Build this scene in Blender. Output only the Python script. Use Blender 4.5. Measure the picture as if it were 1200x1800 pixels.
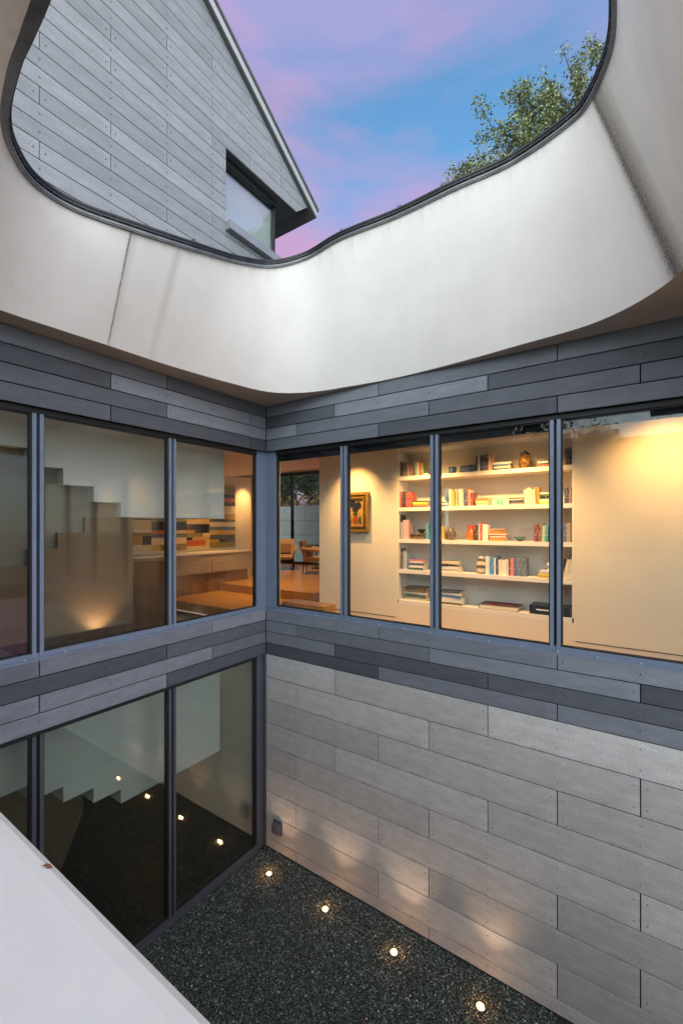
import bpy, bmesh, math, random
import numpy as np
from mathutils import Vector, Matrix

for _o in list(bpy.data.objects):
    bpy.data.objects.remove(_o, do_unlink=True)
SC = bpy.context.scene
COLL = SC.collection
PI = math.pi
RNG = random.Random(7)

# ------------------------------------------------------------------ camera
cam_d = bpy.data.cameras.new('camera')
cam = bpy.data.objects.new('camera', cam_d)
COLL.objects.link(cam)
CAM = Vector((5.017, -5.103, 5.25))
cam.location = CAM
cam.rotation_euler = (PI / 2, 0, math.radians(34.594))
cam_d.sensor_fit = 'VERTICAL'
cam_d.sensor_height = 36.0
cam_d.lens = 758.0 / 1800.0 * 36.0
cam_d.shift_y = 23.5 / 1800.0
cam_d.clip_start = 0.03
cam_d.clip_end = 500
SC.camera = cam

# ------------------------------------------------------------------ view, sun, sky
SC.view_settings.view_transform = 'Standard'
SC.view_settings.look = 'None'
SC.view_settings.gamma = 1
SC.view_settings.exposure = 1.98
SC.view_settings.use_curve_mapping = False
SC.render.engine = 'CYCLES'
SC.cycles.transparent_max_bounces = 24
SC.cycles.max_bounces = 8
SC.cycles.diffuse_bounces = 6
SC.cycles.caustics_reflective = False
SC.cycles.caustics_refractive = False
SC.cycles.sample_clamp_indirect = 6
SC.cycles.use_denoising = True

SUN_DIR = Vector((0.22, -0.76, 0.45)).normalized()
sun_d = bpy.data.lights.new('sun', 'SUN')
sun_d.energy = 1.5
sun_d.angle = math.radians(165)
sun_d.color = (1.0, 0.950, 0.895)
sun = bpy.data.objects.new('sun', sun_d)
COLL.objects.link(sun)
sun.rotation_euler = SUN_DIR.to_track_quat('Z', 'Y').to_euler()
sun.location = (20, -20, 30)

world = bpy.data.worlds.new('World')
SC.world = world
world.use_nodes = True
wn, wl = world.node_tree.nodes, world.node_tree.links
wn.clear()
w_out = wn.new('ShaderNodeOutputWorld')
sky = wn.new('ShaderNodeTexSky')
sky.sky_type = 'NISHITA'
sky.sun_disc = False
sky.sun_elevation = math.asin(SUN_DIR.z)
sky.sun_rotation = math.atan2(SUN_DIR.x, SUN_DIR.y)
bg_sky = wn.new('ShaderNodeBackground')
bg_sky.inputs[1].default_value = 0.066
hue = wn.new('ShaderNodeMix'); hue.data_type = 'RGBA'; hue.blend_type = 'MULTIPLY'; hue.inputs[0].default_value = 1; hue.inputs[7].default_value = (0.64, 1.03, 1.12, 1)
wl.new(sky.outputs[0], hue.inputs[6]); wl.new(hue.outputs[2], bg_sky.inputs[0])
bg_cl = wn.new('ShaderNodeBackground')
bg_cl.inputs[1].default_value = 0.265
tc = wn.new('ShaderNodeTexCoord')
mapn = wn.new('ShaderNodeMapping'); mapn.inputs['Location'].default_value = (-4.34, 3.33, 3.31)
mapn.inputs['Rotation'].default_value = (0, math.radians(8), math.radians(-34.6)); mapn.inputs['Scale'].default_value = (0.85, 1.0, 3.1)
wl.new(tc.outputs['Generated'], mapn.inputs[0])
n1 = wn.new('ShaderNodeTexNoise'); n1.inputs['Scale'].default_value = 1.75; n1.inputs['Detail'].default_value = 9
n1.inputs['Roughness'].default_value = 0.55; n1.inputs['Distortion'].default_value = 0.25
wl.new(mapn.outputs[0], n1.inputs['Vector'])
r1 = wn.new('ShaderNodeValToRGB')
r1.color_ramp.elements[0].position = 0.39; r1.color_ramp.elements[0].color = (0, 0, 0, 1)
r1.color_ramp.elements[1].position = 0.60; r1.color_ramp.elements[1].color = (1, 1, 1, 1)
wl.new(n1.outputs[0], r1.inputs[0])
n2 = wn.new('ShaderNodeTexNoise'); n2.inputs['Scale'].default_value = 2.3; n2.inputs['Detail'].default_value = 5
wl.new(mapn.outputs[0], n2.inputs['Vector'])
r2 = wn.new('ShaderNodeValToRGB')
r2.color_ramp.elements[0].position = 0.40; r2.color_ramp.elements[0].color = (0.36, 0.37, 0.68, 1)
r2.color_ramp.elements[1].position = 0.64; r2.color_ramp.elements[1].color = (0.66, 0.37, 0.60, 1)
wl.new(n2.outputs[0], r2.inputs[0])
wl.new(r2.outputs[0], bg_cl.inputs[0])
mixw = wn.new('ShaderNodeMixShader')
wl.new(r1.outputs[0], mixw.inputs[0]); wl.new(bg_sky.outputs[0], mixw.inputs[1]); wl.new(bg_cl.outputs[0], mixw.inputs[2])
wl.new(mixw.outputs[0], w_out.inputs[0])

# ------------------------------------------------------------------ materials
def new_mat(name):
    m = bpy.data.materials.new(name); m.use_nodes = True
    return m, m.node_tree.nodes, m.node_tree.links, m.node_tree.nodes['Principled BSDF']

def tex(n, l, scale, detail=4, rough=0.5, coord='Object', stretch=None):
    t = n.new('ShaderNodeTexCoord'); x = n.new('ShaderNodeTexNoise')
    x.inputs['Scale'].default_value = scale; x.inputs['Detail'].default_value = detail; x.inputs['Roughness'].default_value = rough
    if stretch:
        mp = n.new('ShaderNodeMapping'); mp.inputs['Scale'].default_value = stretch
        l.new(t.outputs[coord], mp.inputs[0]); l.new(mp.outputs[0], x.inputs['Vector'])
    else:
        l.new(t.outputs[coord], x.inputs['Vector'])
    return x

def mixc(n, l, fac, a, b):
    m = n.new('ShaderNodeMix'); m.data_type = 'RGBA'
    if isinstance(fac, (int, float)): m.inputs[0].default_value = fac
    else: l.new(fac, m.inputs[0])
    for i, v in ((6, a), (7, b)):
        if isinstance(v, tuple): m.inputs[i].default_value = (*v[:3], 1)
        else: l.new(v, m.inputs[i])
    return m.outputs[2]

def ramp(n, l, src, p0, p1, c0=(0, 0, 0), c1=(1, 1, 1)):
    r = n.new('ShaderNodeValToRGB'); e = r.color_ramp.elements
    e[0].position = p0; e[0].color = (*c0, 1); e[1].position = p1; e[1].color = (*c1, 1)
    l.new(src, r.inputs[0]); return r.outputs[0]

def bump(n, l, b, src, strength, dist=0.01):
    k = n.new('ShaderNodeBump'); k.inputs['Strength'].default_value = strength; k.inputs['Distance'].default_value = dist
    l.new(src, k.inputs['Height']); l.new(k.outputs[0], b.inputs['Normal'])

def simple(name, col, rough=0.6, metal=0.0, var=0.0, vscale=8, bmp=0.0, spec=None, coat=0.0):
    m, n, l, b = new_mat(name)
    b.inputs['Base Color'].default_value = (*col, 1); b.inputs['Roughness'].default_value = rough; b.inputs['Metallic'].default_value = metal
    if spec is not None: b.inputs['Specular IOR Level'].default_value = spec
    b.inputs['Coat Weight'].default_value = coat
    if var or bmp:
        x = tex(n, l, vscale, 6, 0.6)
        if var:
            r = ramp(n, l, x.outputs[0], 0.3, 0.7)
            l.new(mixc(n, l, r, tuple(c * (1 - var) for c in col), tuple(min(1, c * (1 + var)) for c in col)), b.inputs['Base Color'])
        if bmp: bump(n, l, b, x.outputs[0], bmp)
    return m

def emit(name, col, strength):
    m = bpy.data.materials.new(name); m.use_nodes = True; n = m.node_tree.nodes; n.clear()
    e = n.new('ShaderNodeEmission'); e.inputs[0].default_value = (*col, 1); e.inputs[1].default_value = strength
    o = n.new('ShaderNodeOutputMaterial'); m.node_tree.links.new(e.outputs[0], o.inputs[0]); return m

def board_mat(name, lo, hi, warm=None):
    """fibre cement: every board its own tone, fine speckle and a soft cloudy mottle"""
    m, n, l, b = new_mat(name)
    oi = n.new('ShaderNodeObjectInfo')
    base = mixc(n, l, oi.outputs['Random'], lo, hi)
    if warm:
        mul = n.new('ShaderNodeMath'); mul.operation = 'MULTIPLY'; mul.inputs[1].default_value = 7.31; l.new(oi.outputs['Random'], mul.inputs[0])
        fr = n.new('ShaderNodeMath'); fr.operation = 'FRACT'; l.new(mul.outputs[0], fr.inputs[0])
        base = mixc(n, l, fr.outputs[0], base, warm)
    sp = tex(n, l, 75, 6, 0.80)
    cl = tex(n, l, 5.5, 5, 0.6, stretch=(0.7, 1, 2.0))
    g1 = ramp(n, l, sp.outputs[0], 0.33, 0.70, (0.66, 0.66, 0.66), (1.30, 1.30, 1.30))
    g2 = ramp(n, l, cl.outputs[0], 0.30, 0.72, (0.84, 0.84, 0.84), (1.12, 1.12, 1.12))
    def mulc(a, bb):
        q = n.new('ShaderNodeMix'); q.data_type = 'RGBA'; q.blend_type = 'MULTIPLY'; q.inputs[0].default_value = 1
        l.new(a, q.inputs[6]); l.new(bb, q.inputs[7]); return q.outputs[2]
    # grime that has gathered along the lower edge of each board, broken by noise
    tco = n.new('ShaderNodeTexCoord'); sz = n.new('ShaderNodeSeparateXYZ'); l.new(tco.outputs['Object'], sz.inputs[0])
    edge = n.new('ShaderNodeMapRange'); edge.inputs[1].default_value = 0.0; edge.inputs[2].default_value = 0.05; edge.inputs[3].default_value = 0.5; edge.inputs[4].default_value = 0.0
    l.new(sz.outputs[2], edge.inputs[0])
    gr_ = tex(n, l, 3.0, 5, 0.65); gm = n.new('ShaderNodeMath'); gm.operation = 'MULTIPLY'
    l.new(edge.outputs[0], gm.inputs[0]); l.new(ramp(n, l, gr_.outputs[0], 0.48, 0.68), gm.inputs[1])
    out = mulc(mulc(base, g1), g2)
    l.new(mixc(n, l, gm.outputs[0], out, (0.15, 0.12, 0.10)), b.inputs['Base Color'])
    b.inputs['Roughness'].default_value = 0.55; b.inputs['Specular IOR Level'].default_value = 0.45
    bump(n, l, b, sp.outputs[0], 0.25, 0.004)
    return m

M = {}
M['board_dark'] = board_mat('dark_fibre_cement', (0.080, 0.090, 0.112), (0.285, 0.31, 0.365))
M['board_gable'] = board_mat('sky_lit_fibre_cement', (0.265, 0.275, 0.292), (0.34, 0.352, 0.37))  # same board as the dark one, lightened for the sky falling on it
M['board_light'] = board_mat('light_fibre_cement', (0.49, 0.487, 0.48), (0.66, 0.655, 0.645))
M['backing'] = simple('black_membrane', (0.012, 0.012, 0.014), 0.9, spec=0.1)
M['frame'] = simple('blue_grey_frame_paint', (0.225, 0.28, 0.385), 0.36, 0.15, 0.06, 3)
M['frame_low'] = simple('slate_frame_paint', (0.095, 0.103, 0.130), 0.4, 0.15, 0.06, 3)
M['frame_dark'] = simple('dark_frame_gasket', (0.012, 0.013, 0.016), 0.5)
M['fastener'] = simple('fastener_metal', (0.17, 0.18, 0.21), 0.4, 0.4)
M['bolt'] = simple('pale_bolt', (0.5, 0.53, 0.6), 0.35, 0.5)
M['rim'] = simple('dark_zinc_edge', (0.035, 0.036, 0.040), 0.42, 0.5, 0.35, 6, 0.15)
M['rim_light'] = simple('grey_zinc_edge', (0.20, 0.205, 0.215), 0.40, 0.5, 0.3, 6)
M['soffit'] = simple('beige_soffit_paint', (0.50, 0.43, 0.35), 0.8, 0, 0.05, 2)
M['inner_white'] = simple('warm_white_wall_paint', (0.76, 0.70, 0.58), 0.75, 0, 0.02, 2)
M['shelf_white'] = simple('white_shelf_paint', (0.80, 0.78, 0.73), 0.5)
M['niche_back'] = simple('pale_niche_paint', (0.80, 0.79, 0.75), 0.7)
M['ceiling'] = simple('ceiling_paint', (0.70, 0.66, 0.58), 0.8)
M['stair_white'] = simple('sky_tinted_white_stair_paint', (0.62, 0.665, 0.665), 0.5, 0, 0.03, 2)  # white paint with the cool tint of reflected sky mixed in
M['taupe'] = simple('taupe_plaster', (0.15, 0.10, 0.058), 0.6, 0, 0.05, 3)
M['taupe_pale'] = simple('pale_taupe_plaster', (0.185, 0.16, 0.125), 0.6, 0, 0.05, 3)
M['dark_floor'] = simple('dark_lower_floor', (0.012, 0.013, 0.013), 0.35, 0, 0.3, 30)
M['blind'] = simple('navy_blind_box', (0.008, 0.014, 0.026), 0.8, spec=0.1)
M['parapet'] = simple('grey_white_parapet_plaster', (0.56, 0.562, 0.55), 0.55, 0, 0.035, 7, 0.05)
M['roof_metal'] = simple('grey_metal_trim', (0.30, 0.31, 0.33), 0.4, 0.3, 0.06, 4)
M['roof_dark'] = simple('dark_grey_soffit', (0.115, 0.115, 0.12), 0.6)
M['trim_pale'] = simple('pale_metal_fascia', (0.50, 0.51, 0.52), 0.45, 0.2)
M['curtain'] = simple('pale_roller_blind', (0.86, 0.90, 0.89), 0.8)
M['concrete'] = simple('garden_concrete', (0.33, 0.37, 0.37), 0.8, 0, 0.18, 2.2, 0.1)
M['earth'] = simple('lawn_ground', (0.05, 0.065, 0.03), 0.95, 0, 0.4, 3)
M['plastic_grey'] = simple('grey_plastic_cover', (0.085, 0.09, 0.108), 0.4)
M['black_metal'] = simple('black_steel', (0.012, 0.012, 0.014), 0.4, 0.3)
M['chair_fabric'] = simple('beige_chair_fabric', (0.42, 0.30, 0.22), 0.9, 0, 0.1, 40)
M['chair_cushion'] = simple('brown_cushion_fabric', (0.20, 0.135, 0.09), 0.9, 0, 0.1, 40)
M['bark'] = simple('oak_bark', (0.07, 0.05, 0.035), 0.9, 0, 0.3, 10, 0.4)
M['leaf_dead'] = simple('brown_dead_leaf', (0.16, 0.06, 0.025), 0.7, 0, 0.4, 30)
M['gold'] = simple('gilt_frame', (0.46, 0.27, 0.055), 0.38, 0.55, 0.35, 30, 0.3)
M['gold_dark'] = simple('dark_gilt_frame', (0.10, 0.065, 0.025), 0.5, 0.3, 0.3, 30)
M['white_plastic'] = simple('white_outlet_plate', (0.74, 0.77, 0.78), 0.4)
M['outlet_hole'] = simple('dark_outlet_hole', (0.05, 0.05, 0.05), 0.6)
M['cabinet'] = simple('taupe_cabinet_lacquer', (0.36, 0.31, 0.25), 0.35)
M['navy_glaze'] = simple('navy_glaze', (0.015, 0.03, 0.09), 0.15, coat=0.5)
M['blue_glaze'] = simple('blue_pot_glaze', (0.03, 0.10, 0.26), 0.45)
M['dark_bowl'] = simple('dark_bowl_glaze', (0.02, 0.022, 0.02), 0.3)
M['teal_glass'] = simple('teal_glass', (0.16, 0.60, 0.50), 0.15, coat=0.4)
M['teal_bowl'] = simple('dark_teal_bowl_glaze', (0.05, 0.17, 0.16), 0.25)
M['smoke_glass'] = simple('smoky_brown_glass', (0.13, 0.105, 0.075), 0.1, coat=0.8)
M['lens'] = emit('warm_lamp_lens', (1.0, 0.74, 0.40), 9.0)
M['lens_ring'] = emit('orange_lamp_halo', (1.0, 0.42, 0.09), 0.85)  # glowing ring that paints the orange halo round each lens
M['spot_lens'] = emit('warm_ceiling_lens', (1.0, 0.82, 0.55), 14.0)

def m_fascia():
    m, n, l, b = new_mat('white_stucco_with_stains')
    uv = n.new('ShaderNodeUVMap'); uv.uv_map = 'run'
    s = n.new('ShaderNodeSeparateXYZ'); l.new(uv.outputs[0], s.inputs[0])   # x = station along the ring, y = height 0..1
    fine = tex(n, l, 60, 5, 0.7); cloud = tex(n, l, 1.3, 5, 0.6); streak = tex(n, l, 9, 5, 0.6, stretch=(1, 1, 0.12))
    base = mixc(n, l, ramp(n, l, cloud.outputs[0], 0.3, 0.7), (0.80, 0.765, 0.715), (0.88, 0.85, 0.80))
    base = mixc(n, l, ramp(n, l, streak.outputs[0], 0.60, 0.85, (0, 0, 0), (0.22, 0.22, 0.22)), base, (0.55, 0.53, 0.49))
    def math_(op, a, bb):
        q = n.new('ShaderNodeMath'); q.operation = op; q.use_clamp = op == 'SUBTRACT' and False
        for i, v in ((0, a), (1, bb)):
            if isinstance(v, (int, float)): q.inputs[i].default_value = v
            else: l.new(v, q.inputs[i])
        return q.outputs[0]
    wob = math_('MULTIPLY', math_('SUBTRACT', fine.outputs[0], 0.5), 0.10)
    su = math_('ADD', s.outputs[0], wob)
    def stain(u0, w, h0, h1, amount, colour, base_, skew=0.0):
        d = math_('ABSOLUTE', math_('SUBTRACT', su, math_('ADD', u0, math_('MULTIPLY', s.outputs[1], skew))), 0)
        e = math_('SUBTRACT', 1.0, math_('DIVIDE', d, w))
        e = math_('MAXIMUM', e, 0.0)
        k = n.new('ShaderNodeMapRange'); k.interpolation_type = 'SMOOTHSTEP'; k.inputs[1].default_value = h0; k.inputs[2].default_value = h1
        l.new(s.outputs[1], k.inputs[0])
        br = ramp(n, l, fine.outputs[0], 0.25, 0.65, (0.45, 0.45, 0.45), (1, 1, 1))
        f = math_('MULTIPLY', math_('MULTIPLY', math_('MULTIPLY', e, k.outputs[0]), br), amount)
        return mixc(n, l, f, base_, colour)
    base = stain(8.03, 0.10, -0.5, 0.9, 0.28, (0.20, 0.14, 0.09), base)
    base = stain(8.0, 0.024, -1.5, 0.8, 0.65, (0.10, 0.07, 0.05), base)
    base = stain(8.68, 0.09, -0.6, 0.9, 0.42, (0.35, 0.30, 0.25), base)
    base = stain(18.14, 0.34, -1.6, -0.2, 0.9, (0.13, 0.10, 0.075), base, 0.06)
    base = stain(18.40, 0.85, -0.8, 1.0, 0.40, (0.30, 0.26, 0.20), base, 0.06)
    base = stain(18.04, 0.14, -1.3, -0.3, 1.0, (0.07, 0.055, 0.045), base)
    # dirt running down from under the metal edge
    k = n.new('ShaderNodeMapRange'); k.inputs[1].default_value = 0.86; k.inputs[2].default_value = 1.0; l.new(s.outputs[1], k.inputs[0])
    drip = ramp(n, l, streak.outputs[0], 0.42, 0.72)
    base = mixc(n, l, math_('MULTIPLY', math_('MULTIPLY', k.outputs[0], drip), 0.35), base, (0.30, 0.28, 0.25))
    l.new(base, b.inputs['Base Color']); b.inputs['Roughness'].default_value = 0.8; b.inputs['Specular IOR Level'].default_value = 0.25
    bump(n, l, b, fine.outputs[0], 0.18, 0.006)
    return m
M['fascia'] = m_fascia()

def m_glass(name, tint, ior_f0=0.042):
    m = bpy.data.materials.new(name); m.use_nodes = True; n, l = m.node_tree.nodes, m.node_tree.links; n.clear()
    o = n.new('ShaderNodeOutputMaterial'); t = n.new('ShaderNodeBsdfTransparent'); t.inputs[0].default_value = (*tint, 1)
    g = n.new('ShaderNodeBsdfGlossy'); g.inputs['Roughness'].default_value = 0.0; g.inputs[0].default_value = (0.97, 1, 1, 1)
    lw = n.new('ShaderNodeLayerWeight'); lw.inputs[0].default_value = 0.5
    p = n.new('ShaderNodeMath'); p.operation = 'POWER'; p.inputs[1].default_value = 5; l.new(lw.outputs['Facing'], p.inputs[0])
    q = n.new('ShaderNodeMath'); q.operation = 'MULTIPLY_ADD'; q.inputs[1].default_value = 1 - ior_f0; q.inputs[2].default_value = ior_f0; l.new(p.outputs[0], q.inputs[0])
    x = n.new('ShaderNodeMixShader'); l.new(q.outputs[0], x.inputs[0]); l.new(t.outputs[0], x.inputs[1]); l.new(g.outputs[0], x.inputs[2])
    l.new(x.outputs[0], o.inputs[0]); return m
M['glass'] = m_glass('window_glass', (0.978, 0.978, 0.966), 0.015)
M['glass_low'] = m_glass('lower_window_glass', (0.97, 0.985, 0.965), 0.070)
M['glass_gable'] = m_glass('gable_window_glass', (0.95, 0.98, 0.98), 0.22)

def m_wood(name, a, b_, rough, stretch):
    m, n, l, b = new_mat(name)
    g = tex(n, l, 6, 6, 0.6, stretch=stretch)
    w = ramp(n, l, g.outputs[0], 0.3, 0.7, a, b_)
    l.new(w, b.inputs['Base Color']); b.inputs['Roughness'].default_value = rough
    return m
M['wood_floor'] = m_wood('honey_oak_floor', (0.36, 0.18, 0.05), (0.52, 0.30, 0.09), 0.25, (1, 9, 1))
M['wood_panel'] = m_wood('dark_wood_panel', (0.16, 0.085, 0.03), (0.26, 0.14, 0.05), 0.4, (1, 1, 0.15))

def m_gravel():
    m, n, l, b = new_mat('dark_green_gravel')
    a = n.new('ShaderNodeAttribute'); a.attribute_name = 'stone_colour'
    l.new(a.outputs['Color'], b.inputs['Base Color']); b.inputs['Roughness'].default_value = 0.42
    return m
M['gravel'] = m_gravel()
M['gravel_bed'] = simple('gravel_bed', (0.020, 0.024, 0.022), 0.9, 0, 0.5, 60)

def m_leaf(name, lo, hi):
    m, n, l, b = new_mat(name)
    a = n.new('ShaderNodeAttribute'); a.attribute_name = 'leaf_tone'
    l.new(mixc(n, l, a.outputs['Fac'], lo, hi), b.inputs['Base Color']); b.inputs['Roughness'].default_value = 0.5
    b.inputs['Specular IOR Level'].default_value = 0.4
    return m
M['leaf_oak'] = m_leaf('live_oak_leaf', (0.075, 0.10, 0.04), (0.36, 0.40, 0.18))
M['leaf_dark'] = m_leaf('dark_garden_leaf', (0.010, 0.026, 0.016), (0.05, 0.085, 0.04))
M['leaf_yellow'] = m_leaf('yellow_reflection_leaf', (0.20, 0.12, 0.02), (0.42, 0.27, 0.05))

def m_book():
    m, n, l, b = new_mat('book_cover')
    oi = n.new('ShaderNodeObjectInfo')
    t = n.new('ShaderNodeTexCoord'); mp = n.new('ShaderNodeMapping'); mp.inputs['Scale'].default_value = (120, 120, 38)
    l.new(t.outputs['Object'], mp.inputs[0])
    add = n.new('ShaderNodeVectorMath'); add.operation = 'ADD'; l.new(mp.outputs[0], add.inputs[0]); l.new(oi.outputs['Location'], add.inputs[1])
    v = n.new('ShaderNodeTexNoise'); v.inputs['Scale'].default_value = 1.0; v.inputs['Detail'].default_value = 1; l.new(add.outputs[0], v.inputs['Vector'])
    dots = ramp(n, l, v.outputs[0], 0.60, 0.66)
    inv = n.new('ShaderNodeInvert'); l.new(oi.outputs['Color'], inv.inputs[1])
    thr = n.new('ShaderNodeMath'); thr.operation = 'MULTIPLY'; thr.inputs[1].default_value = 0.8; l.new(dots, thr.inputs[0])
    l.new(mixc(n, l, thr.outputs[0], oi.outputs['Color'], inv.outputs[0]), b.inputs['Base Color'])
    b.inputs['Roughness'].default_value = 0.45
    return m
M['book'] = m_book()
M['pages'] = simple('book_pages', (0.70, 0.65, 0.53), 0.9, 0, 0.1, 200)

# ------------------------------------------------------------------ mesh helpers
WL = {}          # world location of every parent empty or mesh

class MB:
    def __init__(self): self.v, self.f, self.m, self.s = [], [], [], []
    def face(self, idx, mi=0, smooth=False): self.f.append(tuple(idx)); self.m.append(mi); self.s.append(smooth)
    def box(self, x0, x1, y0, y1, z0, z1, mi=0):
        o = len(self.v)
        self.v += [(x0, y0, z0), (x1, y0, z0), (x1, y1, z0), (x0, y1, z0), (x0, y0, z1), (x1, y0, z1), (x1, y1, z1), (x0, y1, z1)]
        for q in ((3, 2, 1, 0), (4, 5, 6, 7), (0, 1, 5, 4), (1, 2, 6, 5), (2, 3, 7, 6), (3, 0, 4, 7)): self.face([o + i for i in q], mi)
        return self
    def prism(self, pts, axis, a0, a1, mi=0):
        """polygon given in the two other axes (cyclic order), extruded along axis"""
        o = len(self.v); k = len(pts)
        def put(p, a):
            return {'x': (a, p[0], p[1]), 'y': (p[0], a, p[1]), 'z': (p[0], p[1], a)}[axis]
        self.v += [put(p, a0) for p in pts] + [put(p, a1) for p in pts]
        self.face([o + i for i in reversed(range(k))], mi); self.face([o + k + i for i in range(k)], mi)
        for i in range(k): self.face((o + i, o + (i + 1) % k, o + k + (i + 1) % k, o + k + i), mi)
        return self
    def lathe(self, prof, cx, cy, z0, seg=16, mi=0, sx=1.0, sy=1.0):
        o = len(self.v)
        for r, z in prof:
            for i in range(seg):
                t = 2 * PI * i / seg; self.v.append((cx + r * math.cos(t) * sx, cy + r * math.sin(t) * sy, z0 + z))
        for j in range(len(prof) - 1):
            for i in range(seg):
                self.face((o + j * seg + i, o + j * seg + (i + 1) % seg, o + (j + 1) * seg + (i + 1) % seg, o + (j + 1) * seg + i), mi, True)
        self.face([o + i for i in reversed(range(seg))], mi); self.face([o + (len(prof) - 1) * seg + i for i in range(seg)], mi)
        return self
    def tube(self, pts, radii, seg=8, mi=0):
        o = len(self.v); n = len(pts)
        for j, p in enumerate(pts):
            p = Vector(p); a = Vector(pts[max(0, j - 1)]); b = Vector(pts[min(n - 1, j + 1)])
            d = (b - a).normalized(); u = d.orthogonal().normalized(); w = d.cross(u)
            r = radii[j] if isinstance(radii, (list, tuple)) else radii
            for i in range(seg):
                t = 2 * PI * i / seg; self.v.append(tuple(p + u * (r * math.cos(t)) + w * (r * math.sin(t))))
        for j in range(n - 1):
            for i in range(seg):
                self.face((o + j * seg + i, o + j * seg + (i + 1) % seg, o + (j + 1) * seg + (i + 1) % seg, o + (j + 1) * seg + i), mi, True)
        self.face([o + i for i in reversed(range(seg))], mi); self.face([o + (n - 1) * seg + i for i in range(seg)], mi)
        return self
    def mesh(self, name, mats, off=(0, 0, 0)):
        me = bpy.data.meshes.new(name)
        me.from_pydata([(a - off[0], b - off[1], c - off[2]) for a, b, c in self.v], [], self.f)
        for q in mats: me.materials.append(q)
        me.polygons.foreach_set('material_index', self.m); me.polygons.foreach_set('use_smooth', self.s)
        bm = bmesh.new(); bm.from_mesh(me); bmesh.ops.recalc_face_normals(bm, faces=bm.faces); bm.to_mesh(me); bm.free()
        return me
    def build(self, name, mats, parent=None, local=False, origin=None):
        """vertices are in world space (or in the parent's own space when local)"""
        if not isinstance(mats, (list, tuple)): mats = [mats]
        pw = WL.get(parent.name, Vector((0, 0, 0))) if parent and not local else Vector((0, 0, 0))
        og = Vector(origin) if origin is not None else pw
        o = bpy.data.objects.new(name, self.mesh(name, mats, og)); COLL.objects.link(o)
        if parent: o.parent = parent
        o.location = og - pw
        WL[o.name] = og
        return o

def tag(o, label=None, cat=None, group=None, kind=None):
    if label: o['label'] = label
    if cat: o['category'] = cat
    if group: o['group'] = group
    if kind: o['kind'] = kind
    return o

def thing(name, label, cat, loc=(0, 0, 0), group=None, rz=0.0):
    o = bpy.data.objects.new(name, None); COLL.objects.link(o); o.location = loc; o.rotation_euler = (0, 0, rz)
    o.empty_display_size = 0.1
    WL[o.name] = Vector(loc)
    return tag(o, label, cat, group)

def struct(name, mb, mat):
    return tag(mb.build(name, mat), kind='structure')

def copy_tree(o, parent=None):
    c = o.copy(); COLL.objects.link(c); c.parent = parent
    for ch in list(o.children): copy_tree(ch, c)
    return c

# a facing board: chamfered front edges, local x along the wall, front facing -y, base at z = 0
BOARDS = {}
def board_mesh(length, height, mat, thick=0.012):
    key = (round(length, 3), round(height, 3), mat.name)
    if key in BOARDS: return BOARDS[key]
    b = MB(); c = 0.003; L, H = length, height
    b.v = [(0, 0, 0), (L, 0, 0), (L, 0, H), (0, 0, H), (0, -thick + c, 0), (L, -thick + c, 0), (L, -thick + c, H), (0, -thick + c, H),
           (c, -thick, c), (L - c, -thick, c), (L - c, -thick, H - c), (c, -thick, H - c)]
    b.v = [(x, y + thick, z) for x, y, z in b.v]                      # the front face lies in the plane y = 0
    for i in range(4):
        j = (i + 1) % 4
        b.face((i, j, 4 + j, 4 + i)); b.face((4 + i, 4 + j, 8 + j, 8 + i))
    b.face((8, 9, 10, 11)); b.face((3, 2, 1, 0))
    BOARDS[key] = b.mesh('board', [mat]); return BOARDS[key]

def add_board(parent, side, a0, a1, z0, z1, mat, gap=0.010, proud=0.0):
    me = board_mesh(a1 - a0 - gap, z1 - z0 - gap, mat)
    o = bpy.data.objects.new('board', me); COLL.objects.link(o); o.parent = parent
    pw = WL[parent.name]
    if side == 'right': p = Vector((a0 + gap / 2, -proud, z0 + gap / 2)); o.rotation_euler = (0, 0, 0)
    else: p = Vector((proud, a0 + gap / 2, z0 + gap / 2)); o.rotation_euler = (0, 0, PI / 2)
    o.location = p - pw
    return o

def fasteners(parent, side, spots, mat, r=0.0105, proud=0.0):
    mb = MB()
    for a, z in spots:
        o = len(mb.v); seg = 6
        for rr, h in ((r, 0.0), (r * 0.75, 0.006)):
            for i in range(seg):
                t = 2 * PI * i / seg; u, w = rr * math.cos(t), rr * math.sin(t)
                mb.v.append((a + u, -h - proud, z + w) if side == 'right' else (h + proud, a + u, z + w))
        for i in range(seg): mb.face((o + i, o + (i + 1) % seg, o + seg + (i + 1) % seg, o + seg + i), 0, True)
        mb.face([o + seg + i for i in range(seg)])
    f = mb.build('fastener_heads', mat, parent); f['kind'] = 'stuff'
    return f
# ------------------------------------------------------------------ levels
P = 0.186
SOFFIT, HEAD, SILL, BAND = 7.194, 6.45, 3.888, 3.153
FLOOR, CEIL = 3.72, 6.50
GR = [0.64 + 0.731 * k for k in range(-1, 12)]            # stud grid of the right wall, GR[k + 1]
GL = [-0.357 - 0.719 * k for k in range(-2, 12)]          # stud grid of the left wall, GL[k + 2]
def gr(k): return 0.64 + 0.731 * k
def gl(k): return -0.357 - 0.719 * k

# ------------------------------------------------------------------ ground, terrain
g = MB(); g.box(-0.1648, 9, -4.9, 0.0195, -0.3, 0.0); struct('ground', g, M['gravel_bed'])
g = MB()
g.box(-90, 90, 9.9, 120, 3.2, 3.6); g.box(9.3, 90, -120, 9.9, 3.2, 3.6); g.box(-90, 9.3, -120, -9, 3.2, 3.6); g.box(-90, -8.2, -9, 9.9, 3.2, 3.6)
g.box(-8.2, 9.3, 6.75, 9.9, 3.2, 3.6)
struct('lawn', g, M['earth'])

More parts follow.
